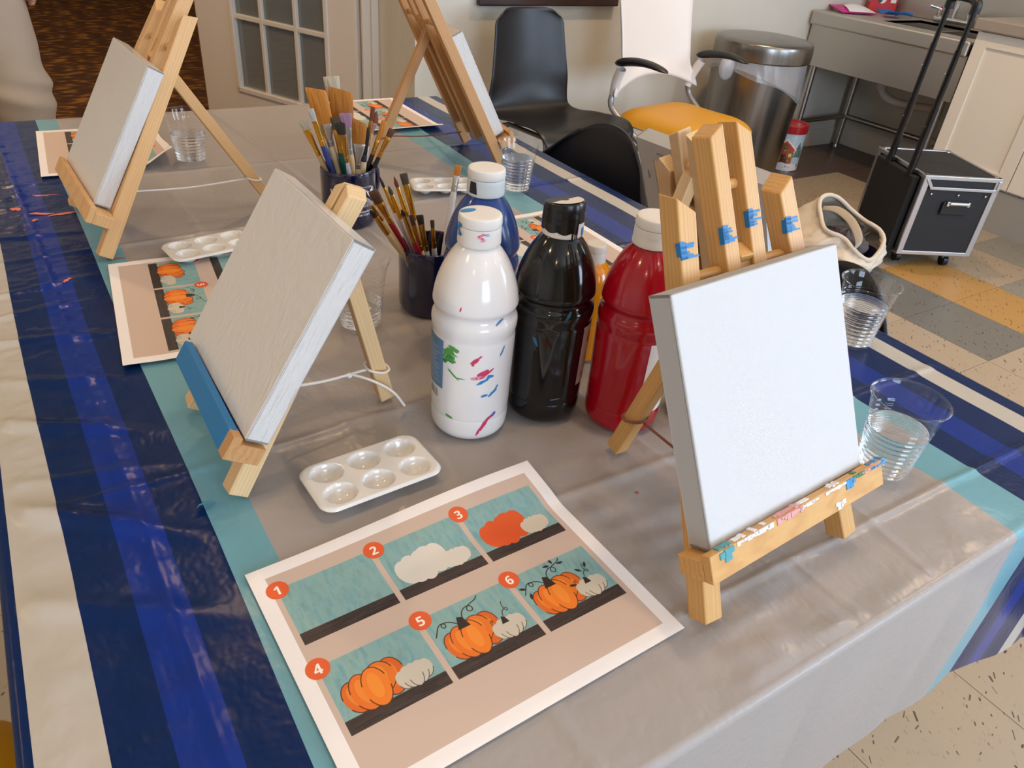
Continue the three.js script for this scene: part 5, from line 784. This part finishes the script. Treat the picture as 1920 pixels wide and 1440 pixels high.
// ---------------------------------------------------------------- slumped canvas tote bag
{
  const t = thing('tote_bag', 'slumped cream canvas tote bag with navy base and grey clothes inside', 'bag', [2.70, 0, -1.69], 30 * D);
  const cloth = dataTex(256, 256, (u, v, x, y) => { const n = 232 + 10 * tileNoise(u, v, 12) + 8 * Math.sin(x * 1.5) * Math.sin(y * 1.5); return [n, n * 0.985, n * 0.96]; }, true, [3, 2]);
  const cm = std(0xe2d8ca, 0.85, { map: cloth }), nv = std(0x1d1b4a, 0.85);
  const R = (an) => 0.185 + 0.025 * Math.cos(2 * an + 0.6) + 0.012 * Math.sin(5 * an);
  const wall = (lo, hi, infl) => grid(90, 26, (a, b) => { const an = a * 6.2832, k = lerp(lo, hi, b), fold = 0.016 * noise.noise(Math.cos(an) * 2.6 + 4, k * 3.2, Math.sin(an) * 2.6) + 0.008 * noise.noise(Math.cos(an) * 7, k * 7 + 2, Math.sin(an) * 7), r = R(an) * (1 + 0.16 * Math.sin(k * 3.1)) * lerp(1, 0.8, sm(0.6, 1, k)) + fold * 1.4 + infl; const tip = sm(0.45, 1, k) * 0.05, y = k * (0.175 + 0.06 * Math.cos(an - 2.6) + 0.018 * Math.sin(an * 3)) ; return [Math.sin(an) * r - tip * 0.6, Math.max(0.002, y + 0.25 * fold * sm(0, 0.3, k)), Math.cos(an) * r * 0.82 + tip]; });
  part('navy_base', wall(0.0, 0.46, 0.003), nv, t, 'navy lower band'); part('bag_wall', wall(0.42, 1.0, 0), cm, t);
  // folded-down lip and handles
  part('lip', tube(Array.from({ length: 24 }, (_, i) => { const an = i / 24 * 6.2832, r = R(an) * 0.8 * 1.0; return [Math.sin(an) * r - 0.03, 0.173 + 0.06 * Math.cos(an - 2.6) + 0.018 * Math.sin(an * 3), Math.cos(an) * r * 0.82 + 0.05]; }), 0.009, 120, 10, true), cm, t);
  const strap = (pts, w) => { const c = new THREE.CatmullRomCurve3(pts.map(p => V(...p))); return slab(40, 3, (a, b) => { const p = c.getPointAt(a); return [p.x, p.y + (b - 0.5) * w * 0.8, p.z + (b - 0.5) * w * 0.6]; }, 0.003); };
  part('strap', strap([[-0.13, 0.1, 0.08], [-0.17, 0.17, 0.1], [-0.12, 0.215, 0.06], [-0.02, 0.225, -0.02], [0.03, 0.2, -0.08]], 0.03), cm, t); part('strap', strap([[0.1, 0.12, 0.12], [0.16, 0.1, 0.1], [0.2, 0.075, 0.04], [0.185, 0.05, -0.03], [0.13, 0.07, -0.06]], 0.034), cm, t);
  const stuffing = (c, r, s, m, label, seed) => part('clothing', grid(40, 26, (a, b) => { const an = a * 6.2832, ph = (b - 0.5) * 3.1416, n = 1 + 0.3 * noise.noise(Math.cos(an) * 2 + seed, Math.sin(ph) * 2.4, Math.sin(an) * 2) + 0.12 * noise.noise(Math.cos(an) * 6 + seed, Math.sin(ph) * 6, Math.sin(an) * 6); return [c[0] + Math.cos(an) * Math.cos(ph) * r * s[0] * n, c[1] + Math.sin(ph) * r * s[1] * n, c[2] + Math.sin(an) * Math.cos(ph) * r * s[2] * n]; }), m, t, label);
  stuffing([-0.03, 0.1, 0.05], 0.1, [1, 0.6, 0.9], std(0x4b474a, 0.9), 'grey clothing', 1); stuffing([0.0, 0.115, 0.0], 0.055, [1.1, 0.6, 0.8], std(0x15392f, 0.9), 'dark green cloth', 5); stuffing([-0.09, 0.13, 0.0], 0.045, [1, 0.9, 0.7], std(0x2b1a2c, 0.9), 'dark plum cloth', 9);
}
// ---------------------------------------------------------------- person standing beyond the far end of the table
{
  const t = thing('person', 'person in loose beige trousers standing beyond the far table end', 'person', [-0.08, 0, -3.02], 12 * D);
  const lerp3 = (a, b, k) => [lerp(a[0], b[0], k), lerp(a[1], b[1], k), lerp(a[2], b[2], k)];
  function capsule(p, a, b, ra, rb) { const ba = [b[0] - a[0], b[1] - a[1], b[2] - a[2]], pa = [p[0] - a[0], p[1] - a[1], p[2] - a[2]], h = Math.min(1, Math.max(0, (pa[0] * ba[0] + pa[1] * ba[1] + pa[2] * ba[2]) / (ba[0] ** 2 + ba[1] ** 2 + ba[2] ** 2 + 1e-9))); return Math.hypot(pa[0] - ba[0] * h, pa[1] - ba[1] * h, pa[2] - ba[2] * h) - lerp(ra, rb, h); }
  const smin = (a, b, k) => { const h = Math.max(k - Math.abs(a - b), 0) / k; return Math.min(a, b) - h * h * k * 0.25; };
  function field(bones, k, wobble) { return p => { let d = 1; for (const b of bones) d = smin(d, capsule(p, ...b), b[4] || k); return wobble ? d + wobble(p) : d; }; }
  function surface(f, lo, hi, cell) {
    const s = Math.max(hi[0] - lo[0], hi[1] - lo[1], hi[2] - lo[2]) / 2, c = [0, 1, 2].map(i => (lo[i] + hi[i]) / 2), n = Math.min(150, Math.ceil(2 * s / cell) + 4);
    const mc = new MarchingCubes(n, new THREE.MeshBasicMaterial(), false, false, 160000); mc.isolation = 0;
    const h = n / 2; for (let z = 0; z < n; z++) for (let y = 0; y < n; y++) for (let x = 0; x < n; x++) { const p = [c[0] + (x - h) / h * s, c[1] + (y - h) / h * s, c[2] + (z - h) / h * s]; let inside = true; for (let i = 0; i < 3; i++) if (p[i] < lo[i] - 0.03 || p[i] > hi[i] + 0.03) inside = false; mc.field[z * n * n + y * n + x] = inside ? -f(p) : -0.2; }
    mc.update(); const g = new THREE.BufferGeometry(), k = mc.count; g.setAttribute('position', new THREE.BufferAttribute(mc.positionArray.slice(0, k * 3), 3)); g.setAttribute('normal', new THREE.BufferAttribute(mc.normalArray.slice(0, k * 3), 3)); g.scale(s, s, s); g.translate(...c); return g;
  }
  const J = { hipL: [0.1, 0.9, 0], hipR: [-0.1, 0.9, 0], kneeL: [0.125, 0.49, 0.025], kneeR: [-0.14, 0.49, 0.02], ankL: [0.13, 0.09, -0.02], ankR: [-0.16, 0.09, -0.03], neck: [0, 1.42, 0], chest: [0, 1.22, 0], waist: [0, 1.0, 0.01], shL: [0.175, 1.37, 0], shR: [-0.175, 1.37, 0], elL: [0.23, 1.1, -0.03], elR: [-0.24, 1.1, -0.03], wrL: [0.235, 0.905, 0.04], wrR: [-0.26, 0.87, 0.02], head: [0, 1.575, 0.02] };
  // trousers: loose, with a slack fold below the knee
  const folds = p => 0.006 * noise.noise(p[0] * 14, p[1] * 9, p[2] * 14) + 0.007 * Math.sin(p[1] * 70 + p[0] * 24) * Math.exp(-Math.pow((p[1] - 0.5) / 0.05, 2)) + 0.004 * Math.sin(p[1] * 90 + p[0] * 30) * Math.exp(-Math.pow((p[1] - 0.13) / 0.05, 2));
  const pants = field([[J.hipL, J.kneeL, 0.105, 0.085], [J.kneeL, [0.132, 0.06, -0.015], 0.082, 0.078], [J.hipR, J.kneeR, 0.105, 0.085], [J.kneeR, [-0.162, 0.06, -0.025], 0.082, 0.078], [[-0.07, 0.95, 0], [0.07, 0.95, 0], 0.125, 0.125], [[-0.05, 1.03, 0.01], [0.05, 1.03, 0.01], 0.12, 0.12]], 0.06, folds);
  part('trousers', surface(p => Math.max(pants(p), 0.045 - p[1], p[1] - 1.06), [-0.32, 0.03, -0.18], [0.32, 1.09, 0.18], 0.011), std(0xb3a492, 0.9), t, 'loose beige trousers');
  const shirtF = field([[J.shL, J.shR, 0.075, 0.075], [[-0.08, 1.3, 0], [0.08, 1.3, 0], 0.125, 0.125], [[-0.07, 1.05, 0.01], [0.07, 1.05, 0.01], 0.135, 0.135], [J.shL, lerp3(J.shL, J.elL, 0.85), 0.07, 0.068], [J.shR, lerp3(J.shR, J.elR, 0.85), 0.07, 0.068]], 0.06, p => 0.004 * noise.noise(p[0] * 10, p[1] * 10, p[2] * 10));
  part('shirt', surface(p => Math.max(shirtF(p), 0.98 - p[1]), [-0.36, 0.96, -0.2], [0.36, 1.48, 0.2], 0.012), std(0xb7b3ae, 0.9), t, 'pale grey shirt');
  // body: arms with hands, neck and head in one skin
  const B = [[J.shL, J.elL, 0.05, 0.042], [J.elL, J.wrL, 0.042, 0.028], [J.shR, J.elR, 0.05, 0.042], [J.elR, J.wrR, 0.042, 0.028], [J.shL, J.shR, 0.06, 0.06], [J.chest, J.neck, 0.09, 0.055], [J.neck, [0, 1.52, 0.01], 0.052, 0.05], [[0, 1.61, 0.0], [0, 1.53, 0.03], 0.088, 0.058], [[0, 1.575, 0.095], [0, 1.548, 0.118], 0.012, 0.016, 0.02], [[0.085, 1.575, 0], [0.085, 1.555, 0], 0.014, 0.012, 0.015], [[-0.085, 1.575, 0], [-0.085, 1.555, 0], 0.014, 0.012, 0.015]];
  const armsF = field(B, 0.035), mouth = p => capsule(p, [-0.02, 1.513, 0.088], [0.02, 1.513, 0.088], 0.005, 0.005), eyes = p => Math.min(capsule(p, [-0.032, 1.585, 0.092], [-0.032, 1.586, 0.092], 0.014, 0.014), capsule(p, [0.032, 1.585, 0.092], [0.032, 1.586, 0.092], 0.014, 0.014));
  const skin = std(0xc08a72, 0.55);
  const hand = (w, sd) => { const pal = [w[0], w[1] - 0.05, w[2] + 0.008], bs = [[w, pal, 0.024, 0.03], [pal, [w[0], w[1] - 0.078, w[2] + 0.014], 0.03, 0.024]]; for (let i = 0; i < 4; i++) { const o = (i - 1.5) * 0.019, l = [0.062, 0.072, 0.068, 0.054][i], a = [w[0], w[1] - 0.08, w[2] + 0.012 + o], m = [w[0] - sd * 0.006, w[1] - 0.08 - l * 0.5, w[2] + 0.016 + o * 1.06], e = [w[0] - sd * 0.022, w[1] - 0.08 - l * 0.94, w[2] + 0.016 + o * 1.04]; bs.push([a, m, 0.0092, 0.0084, 0.006], [m, e, 0.0084, 0.007, 0.006]); } bs.push([[w[0], w[1] - 0.03, w[2] + 0.03], [w[0] - sd * 0.012, w[1] - 0.062, w[2] + 0.05], 0.013, 0.0102, 0.014], [[w[0] - sd * 0.012, w[1] - 0.062, w[2] + 0.05], [w[0] - sd * 0.02, w[1] - 0.092, w[2] + 0.052], 0.0102, 0.008, 0.006]); return surface(field(bs, 0.012), [w[0] - 0.05, w[1] - 0.17, w[2] - 0.05], [w[0] + 0.05, w[1] + 0.03, w[2] + 0.075], 0.003); };
  const body = [surface(p => Math.max(armsF(p), -mouth(p), -eyes(p)), [-0.34, 0.83, -0.16], [0.34, 1.72, 0.16], 0.0085), hand(J.wrL, 1), hand(J.wrR, -1)];
  part('body', body, skin, t);
  part('eyes', [-1, 1].map(s => new THREE.SphereGeometry(0.0115, 14, 10).translate(s * 0.032, 1.585, 0.083)), std(0x4a3a30, 0.2), t);
  part('hair', surface(p => Math.max(capsule(p, [0, 1.625, -0.012], [0, 1.57, -0.03], 0.1, 0.088) + 0.004 * noise.noise(p[0] * 40, p[1] * 20, p[2] * 40), p[2] - 0.05 - (p[1] - 1.6) * 0.5), [-0.13, 1.45, -0.16], [0.13, 1.75, 0.12], 0.006), std(0x8d857b, 0.8), t, 'short grey hair');
  for (const [a, s] of [[J.ankL, 1], [J.ankR, -1]]) part('shoe', surface(field([[[a[0], 0.06, a[2] - 0.02], [a[0] + s * 0.012, 0.04, a[2] + 0.09], 0.046, 0.038], [[a[0] + s * 0.012, 0.04, a[2] + 0.09], [a[0] + s * 0.02, 0.034, a[2] + 0.16], 0.038, 0.03]], 0.02, p => 0) , [a[0] - 0.08, 0.0, a[2] - 0.09], [a[0] + 0.08, 0.12, a[2] + 0.21], 0.006), std(0x3b332c, 0.6), t);
}
renderer.render(scene, camera);
